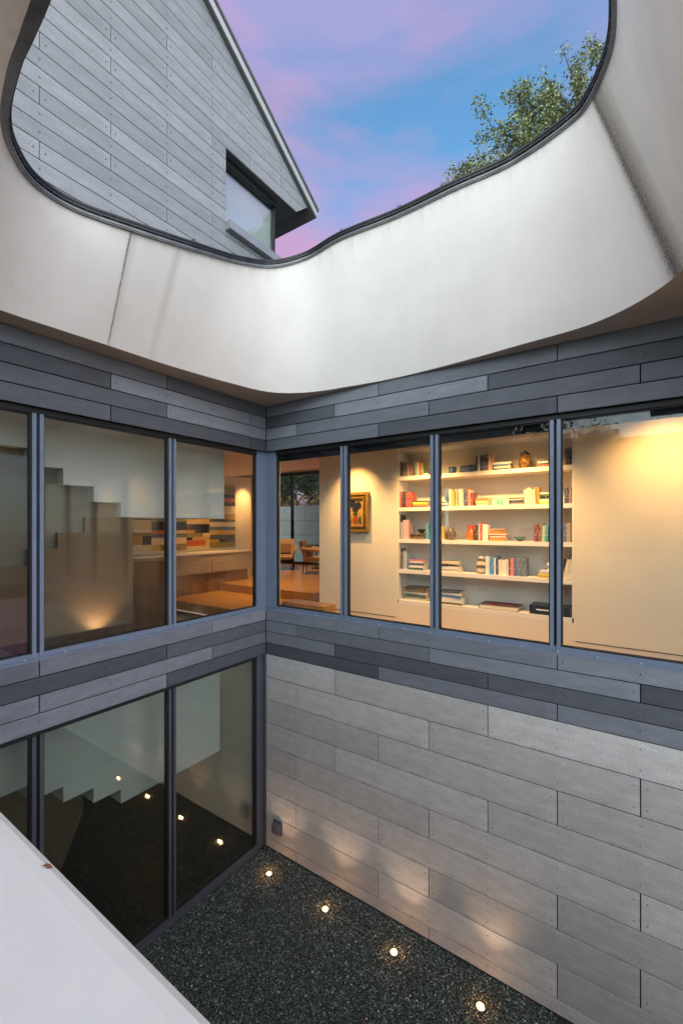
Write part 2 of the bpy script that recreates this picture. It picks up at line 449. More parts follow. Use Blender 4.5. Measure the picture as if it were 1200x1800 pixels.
# loose gravel: real stones over the courtyard floor
def make_gravel():
    rs = np.random.RandomState(3)
    nx, ny, st = 272, 282, 0.0158
    gx, gy = np.meshgrid(np.arange(nx), np.arange(ny))
    px = (gx.ravel() + rs.uniform(-.45, .45, nx * ny)) * st + 0.0
    py = -(gy.ravel() + rs.uniform(-.45, .45, nx * ny)) * st - 0.012
    keep = (px > 0.0) & (px < 4.3) & (py > -4.4)
    px, py = px[keep], py[keep]; n = len(px)
    base = np.array([(1, 0, 0), (0, 1, 0), (-1, 0, 0), (0, -1, 0), (0, 0, 1), (0, 0, -1)], float)
    fc = np.array([(0, 1, 4), (1, 2, 4), (2, 3, 4), (3, 0, 4), (1, 0, 5), (2, 1, 5), (3, 2, 5), (0, 3, 5)])
    r = rs.uniform(.0060, .0130, (n, 1)) * np.exp(rs.normal(0, .12, (n, 1)))
    sc = np.concatenate([r * rs.uniform(.75, 1.35, (n, 1)), r * rs.uniform(.7, 1.2, (n, 1)), r * rs.uniform(.55, .95, (n, 1))], 1)
    v = base[None] * sc[:, None, :] + rs.uniform(-.15, .15, (n, 6, 3)) * r[:, None, :]
    a = rs.uniform(0, 2 * PI, n); ti = rs.uniform(-.6, .6, n)
    ca, sa, ct, st_ = np.cos(a), np.sin(a), np.cos(ti), np.sin(ti)
    y1 = v[..., 1] * ct[:, None] - v[..., 2] * st_[:, None]; z1 = v[..., 1] * st_[:, None] + v[..., 2] * ct[:, None]
    x2 = v[..., 0] * ca[:, None] - y1 * sa[:, None]; y2 = v[..., 0] * sa[:, None] + y1 * ca[:, None]
    V = np.stack([x2 + px[:, None], y2 + py[:, None], z1 + rs.uniform(.002, .012, n)[:, None]], -1).reshape(-1, 3)
    F = (fc[None] + (np.arange(n) * 6)[:, None, None]).reshape(-1, 3)
    me = bpy.data.meshes.new('gravel')
    me.vertices.add(len(V)); me.vertices.foreach_set('co', V.astype(np.float32).ravel())
    me.loops.add(F.size); me.loops.foreach_set('vertex_index', F.astype(np.int32).ravel())
    me.polygons.add(len(F)); me.polygons.foreach_set('loop_start', np.arange(0, F.size, 3, dtype=np.int32)); me.polygons.foreach_set('loop_total', np.full(len(F), 3, np.int32))
    tone = rs.beta(1.6, 3.2, n)
    col = np.array([.092, .109, .102])[None] * (0.35 + 4.2 * tone[:, None] ** 1.6)
    kind = rs.uniform(size=n)
    col[kind > .93] = np.array([.36, .41, .39]) * rs.uniform(.6, 1.7, ((kind > .93).sum(), 1))
    br = (kind < .02); col[br] = np.array([.16, .10, .055]) * rs.uniform(.5, 1.3, (br.sum(), 1))
    gre = (kind > .5) & (kind < .75); col[gre] *= np.array([.82, 1.08, .95])
    pale = (kind > .9935); col[pale] = np.array([.7, .68, .62])
    at = me.attributes.new('stone_colour', 'FLOAT_COLOR', 'POINT')
    c4 = np.concatenate([np.repeat(col, 6, 0), np.ones((n * 6, 1))], 1)
    at.data.foreach_set('color', c4.astype(np.float32).ravel())
    me.update(); me.validate()
    me.materials.append(M['gravel'])
    o = bpy.data.objects.new('gravel', me); COLL.objects.link(o)
    tag(o, 'dark green grey gravel covering the courtyard floor', 'gravel', kind='stuff')
make_gravel()

# ------------------------------------------------------------------ right wall (plane y = 0)
core = MB()
core.box(-0.02, 9, 0.020, 0.20, HEAD + 0.002, 8.2); struct('wall_core_upper', core, M['backing'])
core = MB(); core.box(-0.17, 9, 0.020, 0.20, 0.0, 3.80); struct('wall_core_lower', core, M['backing'])

def row(parent, side, z0, z1, joints, mat, lo, hi, grid, heads, spots, proud=0.0):
    js = sorted(set([lo, hi] + [j for j in joints if lo < j < hi]))
    for a, b in zip(js[:-1], js[1:]): add_board(parent, side, a, b, z0, z1, mat, proud=proud)
    for gpos in grid:
        if not lo < gpos < hi: continue
        zs = [z0 + (z1 - z0) * h for h in heads]
        if any(abs(gpos - j) < 1e-3 for j in joints):
            spots += [(gpos + d, z) for d in (-0.055, 0.055) for z in zs]
        else: spots += [(gpos, z) for z in zs]

dark = thing('board_wall', 'dark blue grey fibre cement boards above and below the bookcase window', 'wall', (0, 0, SILL))
spots = []
for i, k in enumerate((2, 1, 0, 2)):                       # four courses above the window, joints every third stud
    z1 = SOFFIT - i * P
    row(dark, 'right', z1 - P, z1, [gr(k + 3 * q) for q in range(-1, 5)], M['board_dark'], 0.0, 9.0, [gr(q) for q in range(0, 12)], (0.5,), spots)
for i, k in enumerate((2, 0, 1, 2)):
    z1 = SILL - i * (SILL - BAND) / 4
    row(dark, 'right', z1 - (SILL - BAND) / 4, z1, [gr(k + 3 * q) for q in range(-1, 5)], M['board_dark'], 0.0, 9.0, [gr(q) for q in range(0, 12)], (0.5,), spots)
fasteners(dark, 'right', spots, M['fastener'])
light = thing('panel_wall', 'pale grey fibre cement panels rising from the gravel beside the lit windows above', 'wall', (0, 0, 0.03))
spots = []
for i, k in enumerate((1, 0, 2, 1, 0, 2, 0, 2, 0)):
    z1 = BAND - i * 2 * P; z0 = max(z1 - 2 * P, 0.02)
    if i == 8: z0 = 0.0
    row(light, 'right', max(z0, 0.02), z1, [gr(k + 3 * q) for q in range(-1, 5)], M['board_light'], 0.0, 9.0, [gr(q) for q in range(0, 12)],
        (0.22, 0.78) if i < 8 else (0.6,), spots, proud=0.0)
fasteners(light, 'right', spots, M['roof_metal'], 0.010)

# ------------------------------------------------------------------ left wall (plane x = 0)
core = MB(); core.box(-0.20, -0.020, -8, 0.02, HEAD + 0.002, 8.2); struct('wall_core_upper', core, M['backing'])
core = MB(); core.box(-0.20, -0.020, -8, 0.018, BAND + 0.002, 3.80); struct('wall_core_band', core, M['backing'])
lw = thing('board_wall', 'dark blue grey fibre cement boards above and below the staircase window', 'wall', (0, 0, BAND))
spots = []
for i, k in enumerate((2, 0, 2, 0)):
    z1 = SOFFIT - i * P
    row(lw, 'left', z1 - P, z1, [gl(k + 3 * q) for q in range(-1, 5)], M['board_dark'], -8.0, 0.0, [gl(q) for q in range(0, 11)], (0.5,), spots)
for i, k in enumerate((1, 2, 1, 2)):
    z1 = SILL - i * (SILL - BAND) / 4
    row(lw, 'left', z1 - (SILL - BAND) / 4, z1, [gl(k + 3 * q) for q in range(-1, 5)], M['board_dark'], -8.0, 0.0, [gl(q) for q in range(0, 11)], (0.5,), spots)
fasteners(lw, 'left', spots, M['fastener'])

# ------------------------------------------------------------------ windows
def seg_box(mb, side, a0, a1, d0, d1, z0, z1, mi=0):
    """d = depth behind the cladding face"""
    if side == 'right': mb.box(a0, a1, d0, d1, z0, z1, mi)
    else: mb.box(-d1, -d0, a0, a1, z0, z1, mi)

def window_wall(root, side, edges, z0, z1, glass, rail=0.052, flashing=True, bolts=True, paint='frame'):
    """edges: centre lines of the mullions, first and last are the ends of the run"""
    lo, hi = edges[0], edges[-1]
    mb = MB(); seg_box(mb, side, lo, hi, 0.055, 0.16, z0, z0 + rail); mb.build('bottom_rail', M[paint], root)
    mb = MB(); seg_box(mb, side, lo, hi, 0.055, 0.16, z1 - 0.055, z1); mb.build('head_rail', M['frame_dark'], root)
    if flashing:
        mb = MB(); seg_box(mb, side, lo, hi, -0.004, 0.0548, z0 - 0.012, z0 + 0.003); mb.build('sill_flashing', M[paint], root)
    for e in edges[1:-1]:
        for d in (-0.052, 0.015):
            mb = MB(); seg_box(mb, side, e + d, e + d + 0.037, 0.045, 0.16, z0 + rail * (0.0 if flashing else 0.3), z1 - 0.0555); mb.build('mullion', M[paint], root)
        mb = MB(); seg_box(mb, side, e - 0.0158, e + 0.0158, 0.110, 0.155, z0 + 0.004, z1 - 0.056); mb.build('mullion_gap', M['frame_dark'], root)
    for a, b in zip(edges[:-1], edges[1:]):
        mb = MB()
        g0, g1 = a + 0.054, b - 0.054
        if a == lo: g0 = a + 0.003
        if b == hi: g1 = b - 0.003
        seg_box(mb, side, g0, g1, 0.092, 0.098, z0 + rail, z1 - 0.056); seg_box(mb, side, g0, g1, 0.116, 0.122, z0 + rail, z1 - 0.056)
        mb.build('pane', glass, root)
        mb = MB(); w = 0.013                                # black gasket round the pane
        for (c0, c1, e0, e1) in ((g0, g1, z0 + rail, z0 + rail + w), (g0, g1, z1 - 0.056 - w, z1 - 0.056), (g0, g0 + w, z0 + rail + w, z1 - 0.056 - w), (g1 - w, g1, z0 + rail + w, z1 - 0.056 - w)):
            seg_box(mb, side, c0, c1, 0.074, 0.130, e0, e1)
        mb.build('gasket', M['frame_dark'], root)
    if bolts:
        mb = MB(); a = lo + 0.12
        while a < hi:
            c = (a, 0.022, z0 + 0.003) if side == 'right' else (-0.022, a, z0 + 0.003)
            mb.lathe([(0.012, 0), (0.012, 0.010), (0.007, 0.016)], *c, seg=6)
            a += 0.365
        q = mb.build('sill_bolts', M['bolt'], root); q['kind'] = 'stuff'

rw = thing('ribbon_window', 'blue grey framed ribbon window in front of the lit bookcase', 'window', (0.17, 0.05, SILL))
window_wall(rw, 'right', [0.165, 1.497, 2.885, 4.269, 5.655, 7.04, 8.43], SILL, HEAD, M['glass'])
lwin = thing('ribbon_window', 'blue grey framed ribbon window in front of the stair walls', 'window', (-0.05, -0.16, SILL))
window_wall(lwin, 'left', [-7.85, -6.32, -4.775, -3.228, -1.681, -0.155], SILL, HEAD, M['glass'])
low = thing('glazed_screen', 'tall dark glazed screen standing on the gravel under the board band', 'window', (-0.05, -0.16, 0))
window_wall(low, 'left', [-7.85, -6.32, -4.775, -3.228, -1.681, -0.155], 0.0, BAND, M['glass_low'], rail=0.085, flashing=False, bolts=False, paint='frame_low')
mb = MB(); mb.box(-0.0545, -0.012, -7.85, -0.155, 0.0, 0.035); mb.build('threshold', M['frame_low'], low)
# corner posts
post = thing('corner_post', 'blue grey corner post between the two ribbon windows', 'post', (-0.02, 0.02, SILL))
mb = MB(); mb.box(-0.15, -0.052, -0.152, 0.048, SILL + 0.004, HEAD + 0.001); mb.build('post_face', M['frame'], post)
mb = MB(); mb.box(-0.0515, 0.162, 0.048, 0.15, SILL + 0.004, HEAD + 0.001); mb.build('post_face', M['frame'], post)
mb = MB(); mb.box(-0.058, 0.166, -0.003, 0.0478, SILL - 0.012, SILL + 0.0028); mb.box(-0.0545, 0.003, -0.158, -0.0032, SILL - 0.012, SILL + 0.0028); mb.build('corner_flashing', M['frame'], post)
post = thing('corner_post', 'grey post at the gravel corner where glass meets pale panels', 'post', (-0.05, -0.08, 0))
mb = MB(); mb.box(-0.17, -0.048, -0.152, 0.018, 0.0, BAND + 0.001); mb.box(-0.0478, -0.001, -0.02, 0.0185, 0.0, BAND - 0.002); mb.build('post_face', M['frame_low'], post)

# ------------------------------------------------------------------ roof ring around the courtyard opening
ST = [((2.95, -4.10, 8.35), (2.40, -5.95)), ((2.121, -4.009, 8.35), (1.55, -5.75)), ((1.846, -3.984, 8.35), (1.12, -5.48)), ((1.53, -3.956, 8.35), (0.75, -5.08)),
      ((1.085, -3.87, 8.35), (0.47, -4.55)), ((0.775, -3.727, 8.35), (0.33, -4.05)), ((0.523, -3.473, 8.35), (0.275, -3.60)), ((0.48, -3.121, 8.35), (0.285, -3.17)),
      ((0.658, -2.636, 8.35), (0.30, -2.70)), ((0.741, -1.863, 8.5), (0.32, -1.96)), ((0.71, -1.22, 8.7), (0.42, -1.16)), ((0.786, -0.659, 8.9), (0.59, -0.52)),
      ((1.15, -0.349, 9.05), (1.05, -0.19)), ((1.739, -0.351, 9.1), (1.70, -0.075)), ((2.56, -0.299, 9.1), (2.40, -0.02)), ((3.293, -0.319, 9.1), (3.20, -0.08)),
      ((3.911, -0.314, 9.1), (3.88, -0.178)), ((4.467, -0.479, 9.1), (4.72, -0.345)), ((4.665, -0.65, 9.1), (5.25, -0.85)), ((4.837, -1.024, 9.1), (5.33, -1.40)),
      ((4.88, -1.50, 9.1), (5.27, -2.1)), ((4.9, -2.4, 9.1), (5.21, -3.0)), ((4.9, -3.6, 9.1), (5.18, -4.2))]
def catmull(pts, sub):
    out = []; n = len(pts)
    for i in range(n - 1):
        p0, p1, p2, p3 = (Vector(pts[max(0, i - 1)]), Vector(pts[i]), Vector(pts[i + 1]), Vector(pts[min(n - 1, i + 2)]))
        for k in range(sub):
            t = k / sub
            out.append(0.5 * ((2 * p1) + (p2 - p0) * t + (2 * p0 - 5 * p1 + 4 * p2 - p3) * t * t + (3 * p1 - p0 - 3 * p2 + p3) * t ** 3))
    out.append(Vector(pts[-1])); return out
SUB = 8
TOP = catmull([s[0] for s in ST], SUB)
BOT = catmull([(*s[1], SOFFIT) for s in ST], SUB)
for p in BOT: p.y = min(p.y, -0.014)
ring = thing('roof_ring', 'white stucco roof ring with dark metal edge curving around the sky opening', 'roof', (2.5, -0.3, SOFFIT))
def fascia_panel(i0, i1):
    NV = 5; mb = MB(); k = i1 - i0 + 1; W = NV + 1; uvs = []
    ins = 0.0025
    for layer in (0, 1):
        for i in range(i0, i1 + 1):
            a, c = TOP[max(0, i - 1)], TOP[min(len(TOP) - 1, i + 1)]
            d = Vector((c.x - a.x, c.y - a.y, 0)).normalized(); o_ = Vector((-d.y, d.x, 0)) * (0.05 * layer)
            sh = d * (ins if i == i0 else -ins if i == i1 else 0)
            for j in range(W):
                t = j / NV; mb.v.append(tuple(BOT[i].lerp(TOP[i], t) + o_ + sh)); uvs.append((i / SUB, t))
    L = k * W
    for i in range(k - 1):
        for j in range(NV):
            a = i * W + j; mb.face((a, a + 1, a + W + 1, a + W), 0, True); mb.face((L + a, L + a + W, L + a + W + 1, L + a + 1), 0, True)
    for e_ in (0, (k - 1) * W):                              # end faces get vertices of their own so they stay sharp
        for j in range(NV):
            o0 = len(mb.v); ids = (e_ + j, e_ + j + 1, L + e_ + j + 1, L + e_ + j)
            for q in ids: mb.v.append(mb.v[q]); uvs.append(uvs[q])
            mb.face((o0, o0 + 1, o0 + 2, o0 + 3))
    o = mb.build('fascia_panel', M['fascia'], ring)
    me = o.data; uv = me.uv_layers.new(name='run')
    for lp in me.loops: uv.data[lp.index].uv = uvs[lp.vertex_index]
    return o
fascia_panel(0, 8 * SUB)
fascia_panel(8 * SUB, 18 * SUB)
fascia_panel(18 * SUB, len(TOP) - 1)
# dark metal edge: a swept profile on the rim, with its own inner lip
def sweep(profile, i0, i1, name, mat):
    mb = MB(); k = len(profile)
    for i in range(i0, i1 + 1):
        a, b = TOP[max(0, i - 1)], TOP[min(len(TOP) - 1, i + 1)]
        d = Vector((b.x - a.x, b.y - a.y, 0)).normalized(); out = Vector((-d.y, d.x, 0))   # left of travel = away from the opening
        for u, w in profile: p = TOP[i] + out * u; mb.v.append((p.x, p.y, p.z + w))
    n = i1 - i0 + 1
    for i in range(n - 1):
        for j in range(k): mb.face((i * k + j, i * k + (j + 1) % k, (i + 1) * k + (j + 1) % k, (i + 1) * k + j), 0, False)
    mb.face(list(range(k))); mb.face([(n - 1) * k + j for j in reversed(range(k))])
    return mb.build(name, mat, ring)
OUT = 1.0
sweep([(-0.020, -0.034), (0.06, -0.034), (0.06, 0.012), (-0.020, 0.012)], 0, len(TOP) - 1, 'metal_bead', M['rim_light'])
sweep([(-0.028, -0.022), (-0.0205, -0.022), (-0.0205, -0.006), (-0.028, -0.006)], 0, len(TOP) - 1, 'metal_fillet', M['rim_light'])
sweep([(-0.038, 0.0125), (0.16, 0.0125), (0.16, 0.050), (-0.038, 0.050)], 0, len(TOP) - 1, 'dark_lip', M['rim'])
sweep([(-0.045, 0.040), (-0.0385, 0.040), (-0.0385, 0.062), (-0.045, 0.062)], 0, len(TOP) - 1, 'lip_edge', M['rim'])
sweep([(-0.0380, 0.0510), (0.20, 0.0510), (0.20, 0.062), (-0.0380, 0.062)], 0, len(TOP) - 1, 'coping', M['rim'])
for i in range(2, len(TOP) - 2, 2):                       # lap joints of the lead lip
    a_, b_ = TOP[i - 1], TOP[i + 1]; d = Vector((b_.x - a_.x, b_.y - a_.y, 0)).normalized(); o_ = Vector((-d.y, d.x, 0))
    mb = MB(); p = TOP[i]
    q = [p + o_ * u + d * w for u, w in ((-.037, -.004), (-.021, -.004), (-.021, .004), (-.037, .004))]
    mb.prism([(v.x, v.y) for v in q], 'z', p.z + .0085, p.z + .0124); mb.build('lap_joint', M['rim_light'], ring)
# roof deck and soffit round the opening
mb = MB(); n = len(TOP)
for i in range(n):
    a, b = TOP[max(0, i - 1)], TOP[min(n - 1, i + 1)]
    d = Vector((b.x - a.x, b.y - a.y, 0)).normalized(); o_ = Vector((-d.y, d.x, 0))
    p = TOP[i] + o_ * 0.19; q = TOP[i] + o_ * 0.45
    mb.v += [(p.x, p.y, p.z + 0.05), (q.x, q.y, p.z - 0.25)]
for i in range(n - 1): mb.face((2 * i, 2 * i + 2, 2 * i + 3, 2 * i + 1))
o = mb.build('roof_upstand', M['roof_dark'], ring)
mb = MB()
pl = [(-0.015, -8.0), (-0.015, 0.015), (9.0, 0.015), (9.0, BOT[-1].y), ] + [(p.x, p.y) for p in reversed(BOT)] + [(2.4, -8.0)]
bm = bmesh.new(); vs = [bm.verts.new((x, y, SOFFIT)) for x, y in pl]; bm.faces.new(vs)
bmesh.ops.triangulate(bm, faces=bm.faces[:])
r_ = bmesh.ops.extrude_face_region(bm, geom=bm.faces[:]); bmesh.ops.translate(bm, vec=(0, 0, 0.06), verts=[e for e in r_['geom'] if isinstance(e, bmesh.types.BMVert)])
bmesh.ops.recalc_face_normals(bm, faces=bm.faces)
me = bpy.data.meshes.new('soffit'); bm.to_mesh(me); bm.free(); me.materials.append(M['soffit'])
o = bpy.data.objects.new('soffit', me); COLL.objects.link(o); o.parent = ring; o.location = -WL[ring.name]
mb = MB(); mb.box(-8, 9, 0.22, 9.0, 7.5, 8.3); mb.box(5.6, 9, -4.2, 0.2, 7.3, 8.9); struct('flat_roof', mb, M['roof_dark'])
# small tufts of weed growing on the edge
def weed(i, h):
    mb = MB(); p = TOP[i]
    for q in range(7):
        a = RNG.uniform(0, 2 * PI); l_ = h * RNG.uniform(.5, 1)
        b = Vector((p.x + RNG.uniform(-.03, .03), p.y + 0.01, p.z + 0.085)); t = b + Vector((math.cos(a) * l_ * .5, math.sin(a) * l_ * .5, l_))
        mb.tube([b, b.lerp(t, .5) + Vector((0, 0, .006)), t], [.003, .003, .001], 4)
    return mb.build('weed_tuft', M['leaf_dead'], None, origin=(p.x, p.y, p.z + 0.085))
for i, (st, h, lab) in enumerate(((8.9, .05, 'dry weed tuft on the metal edge below the gable window sill'), (13.0, .06, 'dry weed tuft on the metal edge where the sky begins right of the gable'),
                     (14.0, .06, 'dry weed tuft on the metal edge midway along its straight run'), (14.75, .06, 'dry weed tuft on the metal edge nearest the oak leaves'))):
    tag(weed(int(st * SUB), h), lab, 'weed', 'weeds on the roof edge')

# ------------------------------------------------------------------ gabled house above the left wall
gh = thing('gable_house', 'grey boarded gable with a deep corner window rising above the roof ring', 'house', (0, -2, 8.0))
SL = -0.655
def rake(y): return 11.075 + SL * (y - 1.1)                 # underside of the roof along the gable
Z0 = 10.834 - 13 * P
pat = (0, 2, 1, 2, 0, 1)
spots = []
gz = 10.834
def clip_poly(a, b, z0, z1):
    """board from a to b clipped under the rake and at the wall's raking end"""
    pts = [(a, z0), (b, z0), (b, z1), (a, z1)]
    def clip(pts, fn):
        res = []
        for i in range(len(pts)):
            p, q = pts[i], pts[(i + 1) % len(pts)]; fp, fq = fn(p), fn(q)
            if fp >= 0: res.append(p)
            if fp * fq < 0:
                t = fp / (fp - fq); res.append((p[0] + t * (q[0] - p[0]), p[1] + t * (q[1] - p[1])))
        return res
    pts = clip(pts, lambda p: rake(p[0]) - 0.004 - p[1])
    if len(pts) >= 3: pts = clip(pts, lambda p: (0.765 + (p[1] - 10.834) * 1.15) - p[0])
    return pts
for i in range(-16, 16):
    z0 = gz + i * P; z1 = z0 + P; k = pat[i % 6]
    ends = [(-6.5, 1.3)] if i >= 0 or i < -6 else [(-6.5, -0.824)]
    for lo, hi in ends:
        js = sorted(set([lo, hi] + [j for j in [gl(k + 3 * q) for q in range(-1, 4)] if lo + 0.05 < j < hi - 0.05]))
        for a, b in zip(js[:-1], js[1:]):
            top = min(rake(a), rake(b))
            if i < 0 or (top > z1 and b < 0.7): add_board(gh, 'left', a, b, z0, z1, M['board_gable'], gap=0.0065)
            else:
                pts = clip_poly(a + 0.0033, b - 0.0033, z0 + 0.0033, z1 - 0.0033)
                if len(pts) >= 3:
                    mb = MB(); mb.prism(pts, 'x', -0.012, 0.0); mb.build('board', M['board_gable'], gh)
        for q in range(-1, 9):
            gp = gl(q)
            if lo < gp < hi and z0 + P / 2 < rake(gp) - 0.05:
                if any(abs(gp - j) < 1e-3 for j in js[1:-1]): spots += [(gp - 0.055, z0 + P / 2), (gp + 0.055, z0 + P / 2)]
                elif gp < 0.7: spots.append((gp, z0 + P / 2))
        if hi < 0: spots.append((hi - 0.05, z0 + P / 2))
fasteners(gh, 'left', spots, M['fastener'])
# wall body behind the boards, with the window recess left open
mb = MB()
body = [(-6.5, 7.6), (-0.83, 7.6), (-0.83, rake(-0.83) - 0.02), (-6.5, rake(-6.5) - 0.02)]
mb.prism(body, 'x', -0.30, -0.0125)
mb.prism([(-0.8299, 10.838), (0.76, 10.838), (1.02, 11.07), (1.02, rake(1.02) - 0.02), (-0.8299, rake(-0.83) - 0.02)], 'x', -0.30, -0.0125)
mb.box(-0.30, -0.0125, -0.8299, 0.76, 7.6, 9.60)
mb.build('gable_wall', M['backing'], gh)
mb = MB(); mb.box(-2.5, -0.002, -0.822, 0.764, 10.826, 10.8365); mb.build('window_head', M['roof_dark'], gh)
mb = MB(); mb.box(-2.5, -0.125, -0.82, 0.40, 10.74, 10.8255); mb.build('window_frame', M['frame_dark'], gh)
mb = MB(); mb.box(-0.19, -0.184, -0.82, 0.385, 9.65, 10.739); mb.box(-2.5, -0.19, 0.379, 0.385, 9.65, 10.739); gp_ = mb.build('window_pane', M['glass_gable'], gh)
mb = MB(); mb.box(-0.26, -0.25, -0.82, 0.365, 9.66, 10.73); mb.build('roller_blind', M['curtain'], gh)
mb = MB(); mb.box(-0.22, -0.165, 0.355, 0.392, 9.65, 10.739); mb.build('window_post', M['frame_dark'], gh)
mb = MB(); mb.box(-2.5, 0.10, -0.836, 0.66, 9.605, 9.725); mb.build('window_sill', M['roof_metal'], gh)
# side wall and roof
mb = MB(); mb.box(-6, -0.31, 0.40, 0.70, 7.6, 9.6); mb.box(-6, -2.5, 0.40, 0.70, 9.6, 11.1); mb.build('side_wall', M['backing'], gh)
TH = 0.17
def slope(y0, y1, dz0, dz1): return [(y0, rake(y0) + dz0), (y1, rake(y1) + dz0), (y1, rake(y1) + dz1), (y0, rake(y0) + dz1)]
mb = MB(); mb.prism(slope(-6.4, 1.25, 0.0, TH), 'x', -6, 0.06); mb.build('roof_slab', M['roof_dark'], gh)
mb = MB(); mb.prism(slope(-6.4, 1.262, 0.018, TH - 0.02), 'x', 0.0605, 0.075); mb.build('rake_fascia', M['trim_pale'], gh)
mb = MB(); mb.prism(slope(-6.4, 1.285, TH - 0.018, TH + 0.03), 'x', -6, 0.10); mb.build('roof_edge', M['roof_dark'], gh)
mb = MB(); mb.prism([(-6.5, 8), (-6.3, 8), (-6.3, 15.8), (-6.5, 15.8)], 'x', -6, -0.31); mb.build('back_wall', M['backing'], gh)

# ------------------------------------------------------------------ balcony parapet the view is taken over
par = thing('parapet', 'wide smooth grey white parapet in the near corner with a chamfered edge', 'parapet', (4.5, -4.88, 3.7))
mb = MB(); mb.prism([(-4.788, 3.35), (-4.788, 4.691), (-4.800, 4.7005), (-4.819, 4.703), (-4.985, 4.703), (-4.985, 3.35)], 'x', 0.02, 9.0)
mb.build('coping_slab', M['parapet'], par)
mb = MB(); mb.box(-0.0, 9, -7.9, -4.99, 3.45, 3.70); struct('balcony_floor', mb, M['concrete'])
mb = MB(); mb.box(0.03, 9, -4.97, -4.90, 0, 3.349); struct('wall_below_balcony', mb, M['board_light'])
mb = MB(); mb.box(0.03, 9, -8.0, -7.9, 3.45, 7.5); struct('unseen_wall_behind_balcony', mb, M['board_dark'])  # out of view, added to keep the reflections in the glass dark

# ------------------------------------------------------------------ interior shell
FAR_CEIL = 7.1
mb = MB(); mb.box(-3.2, 9, 0.165, 2.4, CEIL, 6.62); mb.box(-8.2, -0.165, -8, 0.164, CEIL, 6.62); mb.box(-8.2, -3.2, 0.164, 2.4, CEIL, 6.62)
mb.box(-8.2, 9, 2.4, 6.6, FAR_CEIL, 7.25); mb.box(-8.2, 9, 2.4, 2.45, 6.62, FAR_CEIL)
struct('ceiling', mb, M['ceiling'])
mb = MB(); mb.box(-3.5, 9, 0.21, 1.6, 3.55, FLOOR); mb.box(-3.5, -0.7, 1.6, 6.6, 3.55, FLOOR); mb.box(-8.2, -3.5, 0.76, 6.6, 3.55, FLOOR)
mb.box(-8.2, -3.5, -8, 0.76, 3.55, FLOOR)
struct('floor', mb, M['wood_floor'])
mb = MB(); mb.box(-3.5, -0.2, 0.70, 0.7595, 3.42, FLOOR - 0.002); struct('floor_edge', mb, M['inner_white'])
# back wall of the bookcase corridor: pieces round the niche
NX0, NX1, NZ0, NZ1 = 1.876, 4.343, 4.02, 6.44
mb = MB()
mb.box(0.33, NX0, 1.0, 1.45, FLOOR, CEIL); mb.box(NX1, 9, 1.0, 1.45, FLOOR, CEIL); mb.box(NX0, NX1, 1.0, 1.45, NZ1, CEIL)
mb.box(NX0, NX1, 1.0, 1.45, FLOOR, NZ0)
struct('wall_of_bookcase', mb, M['inner_white'])
mb = MB(); mb.box(0.335, NX0 - 0.02, 0.994, 0.9998, FLOOR + 0.075, FLOOR + 0.082); mb.box(NX1 + 0.02, 8.9, 0.994, 0.9998, FLOOR + 0.075, FLOOR + 0.082); struct('wall_shadow_gap', mb, M['backing'])
mb = MB(); mb.box(0.38, 9, 1.4505, 1.6, 3.55, 7.1); mb.box(0.9, 1.0, 1.6, 6.6, 3.55, FAR_CEIL); mb.box(-8.2, -8.1, -8, 6.6, 0, FAR_CEIL)
mb.box(-8.1, -3.65, 3.2, 3.3, FLOOR, FAR_CEIL)
struct('wall_of_far_room', mb, M['inner_white'])
mb = MB(); mb.box(8.9, 9.0, 0.2, 1.0, FLOOR, CEIL); struct('wall_at_corridor_end', mb, M['inner_white'])
mb = MB(); mb.box(0.17, 8.9, 0.125, 0.19, 6.30, CEIL + 0.1); tag(mb.build('blind_box', M['blind']), 'dark navy blind box running along the top of the bookcase window', 'blind box')
mb = MB(); mb.box(-0.40, -0.165, 0.10, 0.235, FLOOR, CEIL); struct('column', mb, M['shelf_white'])
mb = MB(); mb.box(-0.164, 0.10, 0.20, 0.235, FLOOR, CEIL); struct('column_return', mb, M['shelf_white'])
# far platform and steps
mb = MB(); mb.box(-8.0, -0.28, 1.62, 6.6, FLOOR + 0.002, 3.90); struct('platform_floor', mb, M['wood_floor'])
st = thing('timber_step', 'honey coloured timber step beside the white wall end', 'step', (0.1, 0.8, FLOOR))
mb = MB(); mb.box(-0.25, 0.69, 0.66, 0.985, FLOOR + 0.002, 3.885); mb.build('tread', M['wood_floor'], st)
# left stair hall
mb = MB(); mb.box(-3.65, -3.5, -8, 3.0, FLOOR, CEIL); struct('wall_of_painting', mb, M['inner_white'])
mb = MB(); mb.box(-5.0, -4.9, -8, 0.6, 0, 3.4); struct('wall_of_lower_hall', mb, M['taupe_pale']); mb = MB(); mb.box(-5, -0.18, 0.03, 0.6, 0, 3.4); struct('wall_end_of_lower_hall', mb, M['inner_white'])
mb = MB(); mb.box(-5, -0.165, -8, 0.03, -0.2, 0.02); struct('floor_of_lower_hall', mb, M['dark_floor'])
mb = MB(); mb.box(-8.2, -0.2, -8.1, -8.0, 0, 8.2); struct('wall_end_of_hall', mb, M['taupe_pale'])

